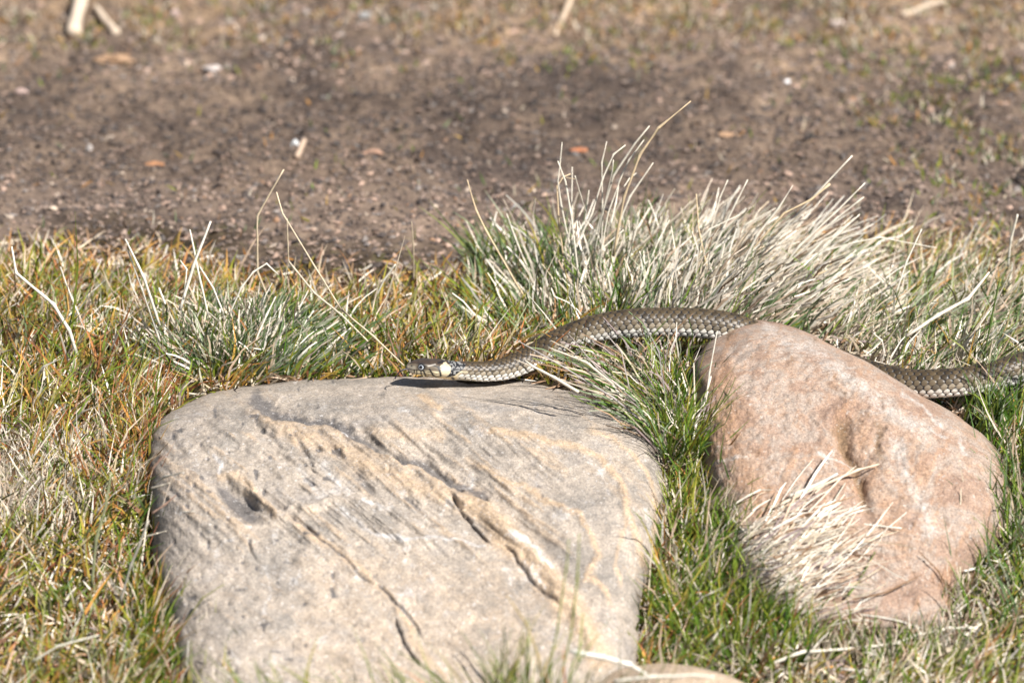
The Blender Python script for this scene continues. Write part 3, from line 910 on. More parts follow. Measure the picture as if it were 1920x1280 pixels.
# regions drawn where they stand on the turf (base position seen from the camera)
n_try = 330000
X = rng.uniform(-.62, .62, n_try); Y = rng.uniform(-.47, .40, n_try)
B0 = on_ground(X, Y); px, py = proj(B0)
patch = fbm(B0, 22, 3, 201)
edge_row = np.interp(px, [0, 250, 500, 800, 950, 1500, 1700, 1920], [470, 455, 520, 505, 470, 440, 440, 455])
dens = sstep(-25, 70, py - edge_row + 45 * patch)
dens = np.clip(dens, .0, 1) * (0.45 + 0.55 * sstep(edge_row, edge_row + 130, py))
under = inpoly(px, py, [(1010, 668), (1080, 640), (1330, 625), (1340, 700), (1240, 700), (1100, 690), (1000, 705)])
dens *= 1 - .85 * under
dens *= 1 - .75 * blob(px, py, 60, 1200, 90, 50) - .8 * blob(px, py, 690, 695, 90, 20) - .5 * blob(px, py, 170, 590, 70, 25)
keep = rng.random(n_try) < dens * .345 * (1 - .55 * sstep(.0, .45, vnoise(B0, 38, 311)))
keep &= ~inpoly(px, py, G_IN) & ~inpoly(px, py, P_IN)
X, Y, B0, px, py, patch = X[keep], Y[keep], B0[keep], px[keep], py[keep], patch[keep]
n_ = len(X)
far = 1 - sstep(edge_row[keep] + 20, edge_row[keep] + 150, py)
H = 0.0275 * (1 - .35 * far) * np.exp(rng.normal(0, .35, n_))
H *= 1 + .25 * blob(px, py, 120, 700, 250, 160) + .3 * blob(px, py, 1750, 620, 200, 90) + .3 * blob(px, py, 1400, 1100, 150, 120) - .25 * blob(px, py, 1750, 1180, 220, 90) - .25 * blob(px, py, 250, 1200, 250, 60)
cl = vnoise(B0, 55, 301)[:, None]; cl2 = vnoise(B0, 55, 302)[:, None]; H *= 1 + .35 * vnoise(B0, 40, 303)
lean = np.stack([rng.normal(.12, .38, n_) + .35 * sstep(1450, 1600, px), rng.normal(-.05, .35, n_), np.ones(n_)], -1)
lean = lean + np.concatenate([cl * .6, cl2 * .5, 0 * cl], 1)
lean2 = lean + np.stack([rng.normal(.1, .6, n_), rng.normal(0, .5, n_), rng.uniform(-.8, .1, n_)], -1)
ct = np.zeros((n_, 3)); cb = np.zeros((n_, 3))
right = sstep(1300, 1550, px) * (1 - sstep(760, 850, py))
lowr = sstep(1150, 1250, px) * sstep(850, 950, py)
u_ = rng.random(n_) + .22 * patch
far_m = rng.random(n_) < far * .85
for cond, wt, wb in (
    ((right < .5) & (lowr < .5), {'green': 26, 'yel': 22, 'orange': 9, 'red': 14, 'straw': 16, 'white': 11, 'blue': 8, 'brown': 6}, {'yel': 30, 'orange': 22, 'red': 12, 'brown': 12, 'straw': 14, 'green': 10}),
    (right >= .5, {'blue': 34, 'green': 14, 'white': 26, 'yel': 10, 'straw': 16, 'orange': 4}, {'blue': 20, 'green': 20, 'straw': 36, 'brown': 10}),
    (lowr >= .5, {'green': 38, 'yel': 13, 'straw': 22, 'red': 6, 'white': 16, 'brown': 8}, {'green': 25, 'yel': 20, 'orange': 14, 'red': 10, 'straw': 24})):
    m_ = np.where(cond)[0]
    ct[m_] = pal_mix(wt, len(m_))[0]; cb[m_] = pal_mix(wb, len(m_))[0]
m_ = np.where(far_m)[0]
ct[m_] = pal_mix({'orange': 20, 'yel': 25, 'straw': 30, 'red': 12, 'brown': 16}, len(m_))[0]
st_ = ct.mean(1) > .4                                       # straw blades stay straw to the root
cb[st_] = ct[st_] * .85
lush = 1 + 0 * px
wd = rng.uniform(.0012, .0029, n_) * (1 + .3 * (rng.random(n_) < .1))
turf = blades('turf_grass', B0, H, lean, lean2, wd, cb, ct, 3, M_BLADE)
tag(turf, 'short green and reddish turf grass growing all round the boulders', 'grass', kind='stuff')

# dead thatch lying between the blades
n_try = 90000
X = rng.uniform(-.6, .6, n_try); Y = rng.uniform(-.46, .42, n_try)
B0 = on_ground(X, Y, .001); px, py = proj(B0)
er = np.interp(px, [0, 250, 500, 800, 950, 1500, 1700, 1920], [470, 455, 520, 505, 470, 440, 440, 455])
pale = .22 + .9 * blob(px, py, 50, 900, 130, 90) + .5 * blob(px, py, 420, 660, 170, 60) + .8 * blob(px, py, 1650, 640, 250, 70) + .9 * blob(px, py, 1700, 1200, 300, 90) + .9 * blob(px, py, 1500, 1080, 150, 110) + .8 * blob(px, py, 1290, 930, 60, 140) + .5 * blob(px, py, 1350, 1180, 200, 110) + .35 * blob(px, py, 200, 1130, 200, 150)
keep = (rng.random(n_try) < np.clip(.22 + pale * .7, 0, 1) * sstep(-30, 40, py - er)) & ~inpoly(px, py, [(1010, 668), (1080, 640), (1330, 625), (1340, 700), (1240, 700), (1100, 690), (1000, 705)]) & ~inpoly(px, py, G_IN) & ~inpoly(px, py, P_IN)
B0, px, py, pale = B0[keep], px[keep], py[keep], pale[keep]; n_ = len(B0)
B0[:, 2] += rng.uniform(0, .010, n_) * np.clip(pale, .3, 1)
a = rng.uniform(0, 2 * math.pi, n_)
d0 = np.stack([np.cos(a), np.sin(a), rng.normal(.15, .35, n_)], -1); d1 = d0 + rng.normal(0, .35, (n_, 3)); d1[:, 2] -= .2
isp = rng.random(n_) < np.clip(pale, 0, 1)
c_ = np.where(isp[:, None], pal_mix({'straw': 5, 'white': 4, 'purple': .5}, n_)[0], pal_mix({'brown': 5, 'orange': 1, 'straw': 2}, n_)[0])
th_o = blades('dead_thatch', B0, rng.uniform(.007, .022, n_), d0, d1, rng.uniform(.0010, .0023, n_), c_ * .9, c_, 2, M_STRAW, taper=4, tip=.3)
tag(th_o, 'dead straw bits and brown thatch matted at the roots of the turf', 'thatch', kind='stuff')

# green and dry crumbs of grass on the far bare ground (upper right and top strip)
n_try = 60000
X = rng.uniform(-.75, .75, n_try); Y = rng.uniform(.3, 1.25, n_try)
B0 = on_ground(X, Y); px, py = proj(B0)
dn = .9 * sstep(-100, 250, (px - 1350) - py * .9 - 50) * (.35 + .65 * sstep(-.1, .4, fbm(B0, 14, 3, 61))) + .95 * (1 - sstep(20, 150, py + 40 * vnoise(B0, 9, 2))) + .16 * sstep(1500, 1800, px) + .03
dn *= sstep(-.25, .25, fbm(B0, 30, 2, 66))
keep = rng.random(n_try) < dn * 1.35
B0 = B0[keep]; n_ = len(B0)
ln = np.stack([rng.normal(0, .7, n_), rng.normal(0, .7, n_), np.ones(n_)], -1)
tan_ = (B0[:, 1] > .82) & (rng.random(n_) < .6)
cg = pal_mix({'yel': 3, 'green': 2.2, 'blue': 1.5, 'straw': 3, 'brown': 3.0, 'orange': 1.6}, n_)[0] * .8
cg[tan_] = pal_mix({'straw': 3, 'brown': 2, 'orange': 1}, n_)[0][tan_] * .8
fg = blades('sparse_grass', B0, rng.uniform(.006, .016, n_), ln, ln + rng.normal(0, .5, (n_, 3)), rng.uniform(.0012, .0028, n_), cg * .8, cg, 2, M_BLADE)
tag(fg, 'sparse low grass and moss sprigs on the bare ground in the distance', 'grass', kind='stuff')

# litter: crumbs, bark and leaf flakes on the bare earth
def flakes(name, B0, size, colr_, flat, mat):
    n_ = len(B0)
    oct_ = np.array([[1, 0, 0], [0, 1, 0], [-1, 0, 0], [0, -1, 0], [0, 0, 1], [0, 0, -1]], float)
    v = oct_[None] * rng.uniform(.55, 1.3, (n_, 6, 1))
    v[..., 1] *= rng.uniform(.25, .9, (n_, 1)); v[..., 2] *= flat[:, None]
    a_ = rng.uniform(0, 2 * math.pi, n_); tl = rng.normal(0, .35, n_)
    ca, sa = np.cos(a_)[:, None], np.sin(a_)[:, None]
    z2 = v[..., 2] * np.cos(tl)[:, None] + v[..., 0] * np.sin(tl)[:, None]; x1 = v[..., 0] * np.cos(tl)[:, None] - v[..., 2] * np.sin(tl)[:, None]
    x2 = x1 * ca - v[..., 1] * sa; y2 = x1 * sa + v[..., 1] * ca
    V_ = np.stack([x2, y2, z2], -1) * size[:, None, None] + B0[:, None]
    f = np.array([[0, 1, 4], [1, 2, 4], [2, 3, 4], [3, 0, 4], [1, 0, 5], [2, 1, 5], [3, 2, 5], [0, 3, 5]])
    F = (f[None] + (np.arange(n_) * 6)[:, None, None]).reshape(-1, 3)
    return make_mesh(name, V_.reshape(-1, 3), F, np.full(len(F), 3), mat, cols=np.repeat(colr_, 6, 0))
n_ = 62000
X = rng.uniform(-.72, .72, n_); Y = rng.uniform(.12, 1.3, n_)
B0 = on_ground(X, Y, .0008)
dark_zone = fbm(B0, 4.5, 3, 88)
LC = np.array([(.06, .046, .04), (.10, .075, .062), (.18, .13, .10), (.27, .19, .145), (.37, .25, .185), (.21, .18, .16), (.42, .33, .25), (.28, .16, .09)])
pw = np.array([22, 22, 24, 17, 7, 7, 1.6, 1.6]); pw = pw / pw.sum()
yb_ = Y + .12 * dark_zone; dampf = 1 - .38 * sstep(.42, .52, yb_) * (1 - sstep(.66, .80, yb_)) + .25 * sstep(.85, 1.0, yb_)
c_ = LC[rng.choice(len(LC), n_, p=pw)] * dampf[:, None] * (1 + .35 * dark_zone[:, None]) * rng.uniform(.8, 1.2, (n_, 1))
size = np.exp(rng.normal(math.log(.0024), .45, n_)); size = np.clip(size, .0009, .0065)
lt = flakes('leaf_litter', B0, size, c_, rng.uniform(.2, .7, n_), M_LITTER)
tag(lt, 'brown crumbs, bark flakes and leaf litter covering the bare earth', 'leaf litter', kind='stuff')

# ---- tussocks
def tussock_blades(name, parent, base, H, leanx, leany, spread, wts, wd_, nseg=5, curl=.5, base_dark=None, kink=None, mat=None, ln=None):
    n_ = len(base)
    cx_ = vnoise(base, 70, 401); cy_ = vnoise(base, 70, 402); leanx = leanx + .55 * cx_ + .3 * vnoise(base, 200, 403); leany = leany + .35 * cy_
    H = np.minimum(H * (1 + .3 * vnoise(base, 90, 404)) * np.exp(rng.normal(0, .22, n_)), np.median(H) * 1.75)
    d0 = np.stack([leanx * .6 + rng.normal(0, spread, n_), leany + rng.normal(0, spread, n_), np.ones(n_)], -1)
    d1 = np.stack([leanx * 1.5 + rng.normal(0, spread * 1.4, n_), leany * 1.4 + rng.normal(0, spread, n_), np.ones(n_) - rng.uniform(0, curl, n_)], -1)
    ct = pal_mix(wts, n_)[0]
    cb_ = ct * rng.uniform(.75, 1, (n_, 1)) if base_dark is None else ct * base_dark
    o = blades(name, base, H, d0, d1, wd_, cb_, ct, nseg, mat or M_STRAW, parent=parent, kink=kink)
    o['kind'] = 'stuff'
    return o

def stalk(parent, pts_px, Y0, Y1, w0, w1, col=(.72, .65, .50), col2=None, name='stalk', n_=14, wig=.0003):
    p_ = np.array(pts_px, float)
    seg = np.concatenate([[0], np.cumsum(np.hypot(*(p_[1:] - p_[:-1]).T))]); t = np.linspace(0, seg[-1], n_)
    t = np.unique(np.concatenate([t, seg])) if len(p_) > 2 else t
    xx = np.interp(t, seg, p_[:, 0]); yy_ = np.interp(t, seg, p_[:, 1]); Yv = Y0 + (Y1 - Y0) * t / seg[-1]
    P = at(xx, yy_, Yv)
    P = P + fbm(P, 60, 2, int(p_[0, 0]) % 97)[:, None] * wig * np.array([1, 1, .3])
    r = np.interp(t / seg[-1], [0, .75, 1], [w0, (w0 * .6 + w1 * .4), w1]) * PXM / 2
    r = r * (1 + .18 * vnoise(np.stack([t / 9, 0 * t, 0 * t], -1), 1, int(p_[0, 1]) % 91))
    for nd in seg[1:-1]:
        r = r * (1 + .45 * np.exp(-((t - nd) / 3.5) ** 2))
    return tube(name, P, r, M_STRAW, parent=parent, ns=6, col=np.array(col) * .82, col2=col2 if col2 is not None else col)

# big pale tussock behind the snake
big_base = ground_hit(1230, 600)
big = empty('grass_tussock', big_base)
tag(big, 'big pale dry grass tussock fanning out behind the arched snake body', 'grass tussock')
def base_px(n_, x0, x1, y0, y1, xf=None):
    px_ = rng.uniform(x0, x1, n_) if xf is None else xf(n_)
    py_ = rng.uniform(y0, y1, n_)
    P = ground_hit(px_, py_); return P, px_, py_
n_ = 2700
P, bx_, by_ = base_px(n_, 0, 0, 500, 640, lambda n: np.clip(rng.normal(1290, 155, n), 920, 1620))
tx = np.interp(bx_, [880, 1000, 1150, 1300, 1450, 1620], [-.5, -.15, .15, .6, 1.0, 1.4])
Hh = np.interp(bx_, [880, 960, 1050, 1200, 1350, 1500, 1620], [.03, .040, .050, .048, .060, .058, .035]) * np.exp(rng.normal(0, .2, n_))
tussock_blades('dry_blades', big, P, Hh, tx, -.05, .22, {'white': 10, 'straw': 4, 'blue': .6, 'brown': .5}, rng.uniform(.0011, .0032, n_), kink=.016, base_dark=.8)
n_ = 1800
P, bx_, by_ = base_px(n_, 0, 0, 490, 650, lambda n: np.clip(rng.normal(1180, 190, n), 900, 1640))
tx = np.interp(bx_, [860, 1000, 1150, 1300, 1450, 1640], [-.4, -.2, .1, .35, .6, .8])
Hh = np.interp(bx_, [860, 1000, 1200, 1500, 1640], [.03, .045, .05, .045, .03]) * np.exp(rng.normal(0, .25, n_))
tussock_blades('green_blades', big, P, Hh, tx, -.05, .25, {'blue': 6, 'green': 3, 'yel': 1}, rng.uniform(.0013, .0026, n_), mat=M_BLADE)
BS = [  # traced stalks: root ... tip, in picture position; w root, w tip
    ([(985, 560), (915, 440), (893, 395), (876, 337)], 5, 2), ([(1015, 560), (975, 470), (950, 400)], 4.5, 2), ([(1075, 520), (1066, 450), (1052, 385), (1046, 340), (1054, 267)], 4.5, 2),
    ([(1085, 520), (1070, 400), (1060, 340), (1046, 302)], 5, 2.5), ([(1060, 500), (1072, 400), (1073, 313)], 4, 2.5), ([(1056, 480), (1048, 420), (1044, 350), (1056, 332), (1070, 326)], 4, 2),
    ([(1070, 480), (1110, 400), (1130, 335), (1150, 290), (1173, 272)], 5, 2.5), ([(1075, 520), (1120, 430), (1150, 330), (1190, 270), (1218, 236)], 6, 2.5),
    ([(1125, 520), (1130, 400), (1128, 305), (1138, 265)], 4.5, 2), ([(1125, 480), (1140, 400), (1165, 330), (1180, 300), (1202, 270), (1208, 262)], 4.5, 2),
    ([(1150, 480), (1170, 370), (1200, 290), (1235, 240), (1295, 190)], 7.5, 2), ([(1140, 510), (1160, 420), (1180, 370), (1225, 305)], 6.5, 2), ([(1145, 420), (1155, 380), (1160, 345)], 6, 2),
    ([(1150, 300), (1148, 320), (1125, 420), (1110, 500)], 3, 5), ([(1170, 350), (1180, 335), (1194, 324)], 3, 1.5), ([(1062, 333), (1080, 336)], 2, 1), ([(1078, 330), (1090, 370), (1100, 400)], 3, 2),
    ([(1090, 500), (1095, 430), (1104, 357)], 4, 2), ([(1165, 520), (1190, 440), (1200, 393)], 5, 2), ([(1215, 500), (1235, 450), (1255, 412)], 4, 2),
    ([(1330, 520), (1310, 430), (1306, 363)], 4, 3), ([(1290, 540), (1330, 440), (1350, 370), (1365, 337)], 5, 2), ([(1310, 530), (1350, 440), (1380, 380), (1402, 337)], 5.5, 2.5),
    ([(1370, 540), (1420, 440), (1460, 390), (1487, 347)], 7, 1.5), ([(1380, 520), (1450, 450), (1520, 375), (1598, 292)], 5, 3), ([(1400, 480), (1470, 400), (1520, 375), (1556, 345)], 4, 5),
    ([(1420, 560), (1500, 460), (1570, 395), (1622, 343)], 6, 2.5), ([(1440, 540), (1530, 440), (1620, 369)], 5.5, 2.5), ([(1470, 540), (1530, 480), (1570, 440), (1612, 402)], 5, 3),
    ([(1400, 590), (1470, 500), (1550, 425), (1572, 405)], 5, 2), ([(1450, 590), (1520, 520), (1595, 488)], 5, 2), ([(1430, 600), (1500, 560), (1560, 530)], 5, 2), ([(1480, 600), (1560, 520), (1605, 500)], 4, 2),
    ([(1180, 600), (1260, 500), (1330, 430), (1388, 402)], 5, 2), ([(1270, 600), (1330, 500), (1400, 420), (1455, 390)], 5, 2), ([(1350, 600), (1450, 500), (1530, 450)], 5, 2), ([(1100, 560), (1125, 470), (1170, 430)], 5, 2),
    ([(1530, 475), (1600, 455), (1650, 445), (1757, 465)], 3, 2), ([(1500, 640), (1540, 610), (1600, 595)], 4, 2)]
for i_, (pp, a_, b_) in enumerate(BS):
    c_ = np.array([.80, .74, .62]) if i_ % 5 else np.array([.72, .56, .36])
    yb = .12 + .05 * ((i_ * 37) % 10) / 10
    stalk(big, pp, yb, yb + .015, a_ * .8, b_ * .8, c_ * rng.uniform(.85, 1.05))

# left tussock
lt_base = ground_hit(430, 670)
left = empty('grass_tussock', lt_base)
tag(left, 'small mixed green and straw tussock at the top left corner of the grey slab', 'grass tussock')
n_ = 750
P, bx_, by_ = base_px(n_, 0, 0, 620, 708, lambda n: np.clip(rng.normal(440, 75, n), 270, 640))
m_ = ~inpoly(*proj(P), GREY_OUT); P, bx_ = P[m_], bx_[m_]; n_ = len(P)
tx = np.interp(bx_, [270, 420, 500, 640], [-.4, .0, .25, .8])
tussock_blades('dry_blades', left, P, rng.uniform(.02, .05, n_), tx, -.1, .45, {'white': 7, 'straw': 4}, rng.uniform(.0013, .0027, n_), kink=.006)
n_ = 1900
P, bx_, by_ = base_px(n_, 0, 0, 610, 712, lambda n: np.clip(rng.normal(470, 85, n), 270, 660))
m_ = ~inpoly(*proj(P), GREY_OUT); P, bx_ = P[m_], bx_[m_]; n_ = len(P)
tx = np.interp(bx_, [270, 420, 500, 660], [-.4, .1, .5, 1.2])
tussock_blades('green_blades', left, P, rng.uniform(.02, .048, n_), tx, -.1, .3, {'blue': 7, 'green': 2, 'yel': 1}, rng.uniform(.0013, .0026, n_), mat=M_BLADE)
LS = [([(300, 610), (270, 520), (235, 448)], 6.5, 4), ([(300, 640), (266, 540), (240, 470)], 5, 3), ([(338, 580), (362, 500), (395, 415)], 8, 5), ([(390, 590), (370, 500), (356, 430)], 5.5, 3.5),
      ([(345, 560), (350, 505), (338, 488)], 4, 3), ([(310, 570), (298, 540)], 5, 5), ([(418, 585), (400, 540), (375, 500)], 4, 3), ([(478, 640), (500, 590), (517, 556)], 5, 2.5),
      ([(430, 590), (452, 540), (475, 510), (500, 494), (522, 515)], 4.5, 3), ([(455, 650), (520, 660), (590, 670)], 4, 2.5), ([(350, 660), (300, 690), (250, 715)], 4, 2)]
for pp, a_, b_ in LS:
    stalk(left, pp, .03, .045, a_ * .8, b_ * .8, np.array([.80, .75, .64]) * rng.uniform(.88, 1.05))

# tuft in the gap between the boulders
gap_base = at(1215, 800, -.10)
gap = empty('grass_tuft', gap_base)
tag(gap, 'wiry grey green tuft in the gap between the boulders leaning left over the grey slab', 'grass tuft')
def gap_pts(n, y0=690, y1=860):
    py_ = rng.uniform(y0, y1, n)
    lo = np.interp(py_, [690, 760, 800, 860], [1110, 1170, 1215, 1243]); hi = np.interp(py_, [690, 760, 860], [1290, 1300, 1320])
    px_ = lo + (hi - lo) * rng.random(n)
    Yb = np.interp(py_, [690, 800, 860], [.012, -.08, -.125]); P = at(px_, py_, Yb); P[:, 2] -= .004
    return P, px_, py_
n_ = 760
P, gx, gy = gap_pts(n_)
tx = np.interp(gx, [1110, 1200, 1250, 1320], [-1.9, -1.3, -.3, .45])
tussock_blades('wiry_blades', gap, P, np.interp(gx, [1110, 1220, 1320], [.05, .052, .04]) * rng.uniform(.5, 1.25, n_), tx, -.1, .5, {'blue': 5, 'purple': 3, 'straw': 3, 'white': 1, 'green': 3, 'brown': 2}, rng.uniform(.0010, .0022, n_), kink=.014)
n_ = 480
P, gx, gy = gap_pts(n_, 740, 880)
m_ = gx > 1215; P, gx = P[m_], gx[m_]; n_ = len(P)
tussock_blades('green_blades', gap, P, rng.uniform(.03, .058, n_), np.interp(gx, [1215, 1320], [-.3, .6]), -.1, .25, {'green': 6, 'yel': 5}, rng.uniform(.0011, .002, n_), mat=M_BLADE)
n_ = 2200
P, gx, gy = gap_pts(n_, 705, 880)
tussock_blades('dead_roots', gap, P, rng.uniform(.008, .02, n_), 0 * P[:, 0], -.2, .8, {'straw': 4, 'brown': 4, 'white': 1, 'blue': 2}, rng.uniform(.0008, .0016, n_), nseg=2)
for pp, a_, b_, c_ in (([(1240, 820), (1150, 745), (1060, 690), (960, 632)], 4.5, 1.5, (.42, .38, .36)), ([(1130, 740), (1060, 715), (1025, 700), (962, 672)], 3.5, 2, (.55, .48, .38)),
                   ([(1085, 735), (1040, 708), (1000, 687), (984, 675)], 7, 3, (.78, .72, .60)), ([(1150, 720), (1100, 680), (1060, 664), (1028, 651)], 5.5, 2.5, (.70, .63, .50)),
                   ([(1240, 840), (1190, 800), (1130, 760)], 5, 3, (.42, .36, .34)), ([(1200, 760), (1120, 690), (1065, 625)], 3.5, 1.5, (.38, .33, .30)), ([(1180, 730), (1165, 660), (1132, 620)], 3, 1.5, (.48, .42, .38)),
                   ([(1305, 840), (1318, 800), (1330, 700), (1345, 620)], 4.5, 2, (.74, .68, .58)), ([(1290, 900), (1298, 850), (1312, 780), (1333, 705)], 5, 4, (.78, .72, .60)), ([(1305, 850), (1302, 735), (1301, 682)], 4, 3, (.66, .58, .46)),
                   ([(1250, 760), (1235, 660), (1205, 600)], 3, 1.2, (.36, .32, .32)), ([(1200, 810), (1150, 790), (1100, 782)], 4, 3, (.40, .42, .34)), ([(1255, 860), (1245, 760), (1250, 730)], 5, 3.5, (.40, .44, .25))):
    stalk(gap, pp, -.10, -.075, a_ * .8, b_ * .8, c_, name='stalk')

# bright green tuft right of the slab, lower down
def patch_tuft(label, cat, cx, cy, rx, ry, n_, Hr, leanx, wts, wdr, name='grass_tuft', blade_name='green_blades', Yoff=0.0, reject=True):
    e = empty(name, ground_hit(cx, cy)); tag(e, label, cat)
    px_ = rng.normal(cx, rx * .5, n_); py_ = rng.normal(cy, ry * .5, n_)
    P = ground_hit(px_, py_)
    if reject:
        m_ = ~inpoly(px_, py_, shrink(GREY_OUT, .99)); P = P[m_]
    n2 = len(P)
    tussock_blades(blade_name, e, P, rng.uniform(Hr[0], Hr[1], n2), leanx * np.ones(n2), -.05, .3, wts, rng.uniform(wdr[0], wdr[1], n2), mat=M_BLADE)
    return e
patch_tuft('bright green upright tuft in the lower middle between slab and pink boulder', 'grass tuft', 1370, 1180, 170, 110, 900, (.025, .05), .15, {'green': 9, 'yel': 3, 'red': .5}, (.0012, .0022))
patch_tuft('yellow green tuft beside the right flank of the grey slab at half height', 'grass tuft', 1290, 950, 60, 120, 450, (.02, .045), .2, {'green': 5, 'yel': 5, 'orange': 1}, (.0011, .002))
patch_tuft('coarse green tuft standing against the right edge of the pink boulder', 'grass tuft', 1895, 1010, 70, 180, 420, (.03, .06), -.1, {'green': 5, 'blue': 3, 'straw': 2}, (.0012, .0024))
patch_tuft('matted white straw clump at the left edge of the picture', 'straw clump', 40, 930, 150, 90, 1500, (.015, .035), .1, {'white': 7, 'straw': 4}, (.0011, .0021), name='straw_clump', blade_name='straw_blades')
patch_tuft('rusty red wisps growing at the upper left flank of the grey slab', 'grass tuft', 262, 840, 60, 160, 550, (.025, .05), .15, {'red': 5, 'orange': 3, 'green': 2, 'straw': 2}, (.0009, .0015), blade_name='red_blades')
patch_tuft('loose dark green blades rising from under the gap below the snake near the right edge', 'grass tuft', 1870, 800, 60, 50, 260, (.03, .055), .1, {'green': 6, 'blue': 3}, (.0013, .0023))

patch_tuft('thin mixed blades pushing up through the straw heap on the pink boulder', 'grass tuft', 1430, 1060, 110, 150, 650, (.02, .042), .35, {'green': 5, 'straw': 5, 'blue': 2, 'brown': 2}, (.0010, .0019), blade_name='thin_blades')
patch_tuft('dry brownish tuft at the lower right foot of the pink boulder', 'grass tuft', 1800, 1130, 70, 50, 420, (.012, .03), .0, {'straw': 5, 'brown': 4, 'green': 3, 'white': 2}, (.0010, .002), blade_name='dry_blades')

patch_tuft('green and straw tuft hiding the lower left edge of the pink boulder', 'grass tuft', 1345, 1040, 70, 120, 520, (.03, .055), .25, {'green': 7, 'yel': 2, 'straw': 4, 'white': 2}, (.0012, .0024), blade_name='mixed_blades')
patch_tuft('low tangled green and straw growth along the foot of the pink boulder', 'grass tuft', 1640, 1225, 220, 26, 620, (.015, .032), .1, {'green': 5, 'straw': 5, 'white': 3, 'brown': 2}, (.0011, .0024), blade_name='mixed_blades')
patch_tuft('yellowish tuft overlapping the lower left edge of the grey slab', 'grass tuft', 285, 1165, 50, 150, 420, (.025, .05), .45, {'green': 4, 'yel': 4, 'straw': 3, 'red': 2}, (.0011, .0024), blade_name='mixed_blades')

# wisps in front of the slab along the bottom edge
fr = empty('grass_tuft', at(960, 1330, -.44))
tag(fr, 'thin dark and green wisps sticking up before the slab at the bottom edge', 'grass tuft')
n_ = 260
px_ = np.concatenate([rng.normal(1010, 90, 200), rng.uniform(420, 800, 60)]); py_ = rng.uniform(1290, 1345, n_)
P = at(px_, py_, -.455)
tussock_blades('thin_blades', fr, P, rng.uniform(.02, .06, n_), np.interp(px_, [800, 1000, 1150], [-.5, -.1, .3]), 0, .3, {'green': 5, 'yel': 4, 'straw': 3, 'red': 1}, rng.uniform(.0009, .0016, n_), mat=M_BLADE)
for pp, a_, b_, c_ in (([(1022, 1290), (1045, 1180), (1062, 1060), (1067, 1010)], 4.5, 2, (.26, .28, .10)), ([(1045, 1290), (1070, 1190), (1082, 1090), (1086, 1000)], 5, 2, (.26, .28, .09)),
                   ([(1015, 1290), (1010, 1230), (985, 1165), (950, 1115)], 4, 1.5, (.40, .30, .12)), ([(1085, 1240), (1092, 1150)], 5, 3, (.28, .30, .10)), ([(975, 1290), (975, 1220), (985, 1185)], 3, 1.5, (.55, .5, .4)),
                   ([(990, 1290), (992, 1200), (990, 1160)], 4, 2, (.24, .27, .08))):
    stalk(fr, pp, -.455, -.43, a_ * .85, b_ * .85, c_, name='blade')
fl = empty('grass_tuft', ground_hit(340, 1290)); tag(fl, 'coarse olive tuft at the bottom left foot of the grey slab', 'grass tuft')
n_ = 420
P = ground_hit(rng.normal(330, 75, n_), rng.uniform(1230, 1340, n_)); P[:, 1] -= .01
tussock_blades('olive_blades', fl, P, rng.uniform(.02, .05, n_), np.full(n_, .25), -.1, .4, {'green': 4, 'yel': 4, 'straw': 3, 'red': 1}, rng.uniform(.0011, .0022, n_), mat=M_BLADE)
for pp, a_, b_, c_ in (([(330, 1190), (380, 1120), (420, 1095)], 4, 2, (.28, .27, .12)), ([(172, 1100), (180, 1010), (198, 950), (208, 885)], 7, 4, (.34, .36, .20)), ([(225, 1130), (245, 1060), (262, 1020), (278, 975)], 6, 4, (.48, .45, .38)),
                   ([(300, 1200), (340, 1250), (400, 1290)], 6, 4, (.42, .42, .28)), ([(150, 1130), (168, 1200), (172, 1285)], 8, 5, (.50, .50, .42)), ([(60, 1240), (110, 1210), (185, 1190)], 5, 3, (.72, .68, .56)),
                   ([(350, 1250), (353, 1200)], 5, 2, (.7, .66, .58))):
    stalk(fl, pp, float(ground_hit(pp[0][0], pp[0][1])[1]) - .03, float(ground_hit(pp[0][0], pp[0][1])[1]) - .03, a_ * .85, b_ * .85, c_, name='stalk')

# straw mat lying on the lower left flank of the pink boulder
PR, PY = [600, 700, 850, 1000, 1180, 1280], [0.0, -0.08, -0.16, -0.232, -0.305, -0.35]
mt = empty('straw_mat', at(1450, 1030, -.25))
tag(mt, 'heap of bleached straw lying on the lower left flank of the pink boulder', 'straw')
n_ = 700
half = rng.random(n_) < .62
x0 = np.where(half, rng.normal(1470, 52, n_), rng.normal(1450, 75, n_)); y0 = np.where(half, rng.normal(1045, 42, n_), rng.normal(1130, 45, n_))
ln_px = np.exp(rng.normal(math.log(75), .45, n_)).clip(22, 190); ang = np.radians(rng.normal(20, 15, n_))
t = np.linspace(0, 1, 5)
sag = rng.normal(0, 9, n_)
QX = x0[:, None] + (t - .2)[None] * (ln_px * np.cos(ang))[:, None]
QY = y0[:, None] - (t - .2)[None] * (ln_px * np.sin(ang))[:, None] + sag[:, None] * (1 - (2 * t - 1) ** 2)[None] + rng.normal(0, 1.2, (n_, 5))
lift = rng.uniform(.002, .013, n_)[:, None] * (.7 + .45 * t)[None]
PP = on_surface(QX, QY, lift)
wv = (rng.uniform(1.4, 3.8, n_) * PXM * .5)[:, None] * np.array([.8, 1, 1, .9, .35])[None]
W = np.stack([-np.sin(ang), 0 * ang, np.cos(ang)], -1)[:, None, :] * wv[..., None]
Vm = np.stack([PP - W, PP + W], 2).reshape(-1, 3)
k_ = np.arange(4); q_ = np.stack([2 * k_, 2 * k_ + 1, 2 * k_ + 3, 2 * k_ + 2], -1); q_ = (q_[None] + (np.arange(n_) * 10)[:, None, None]).reshape(-1, 4)
cm = np.repeat(pal_mix({'white': 9, 'straw': 5, 'purple': 1.5, 'brown': 1.5}, n_)[0], 10, 0)
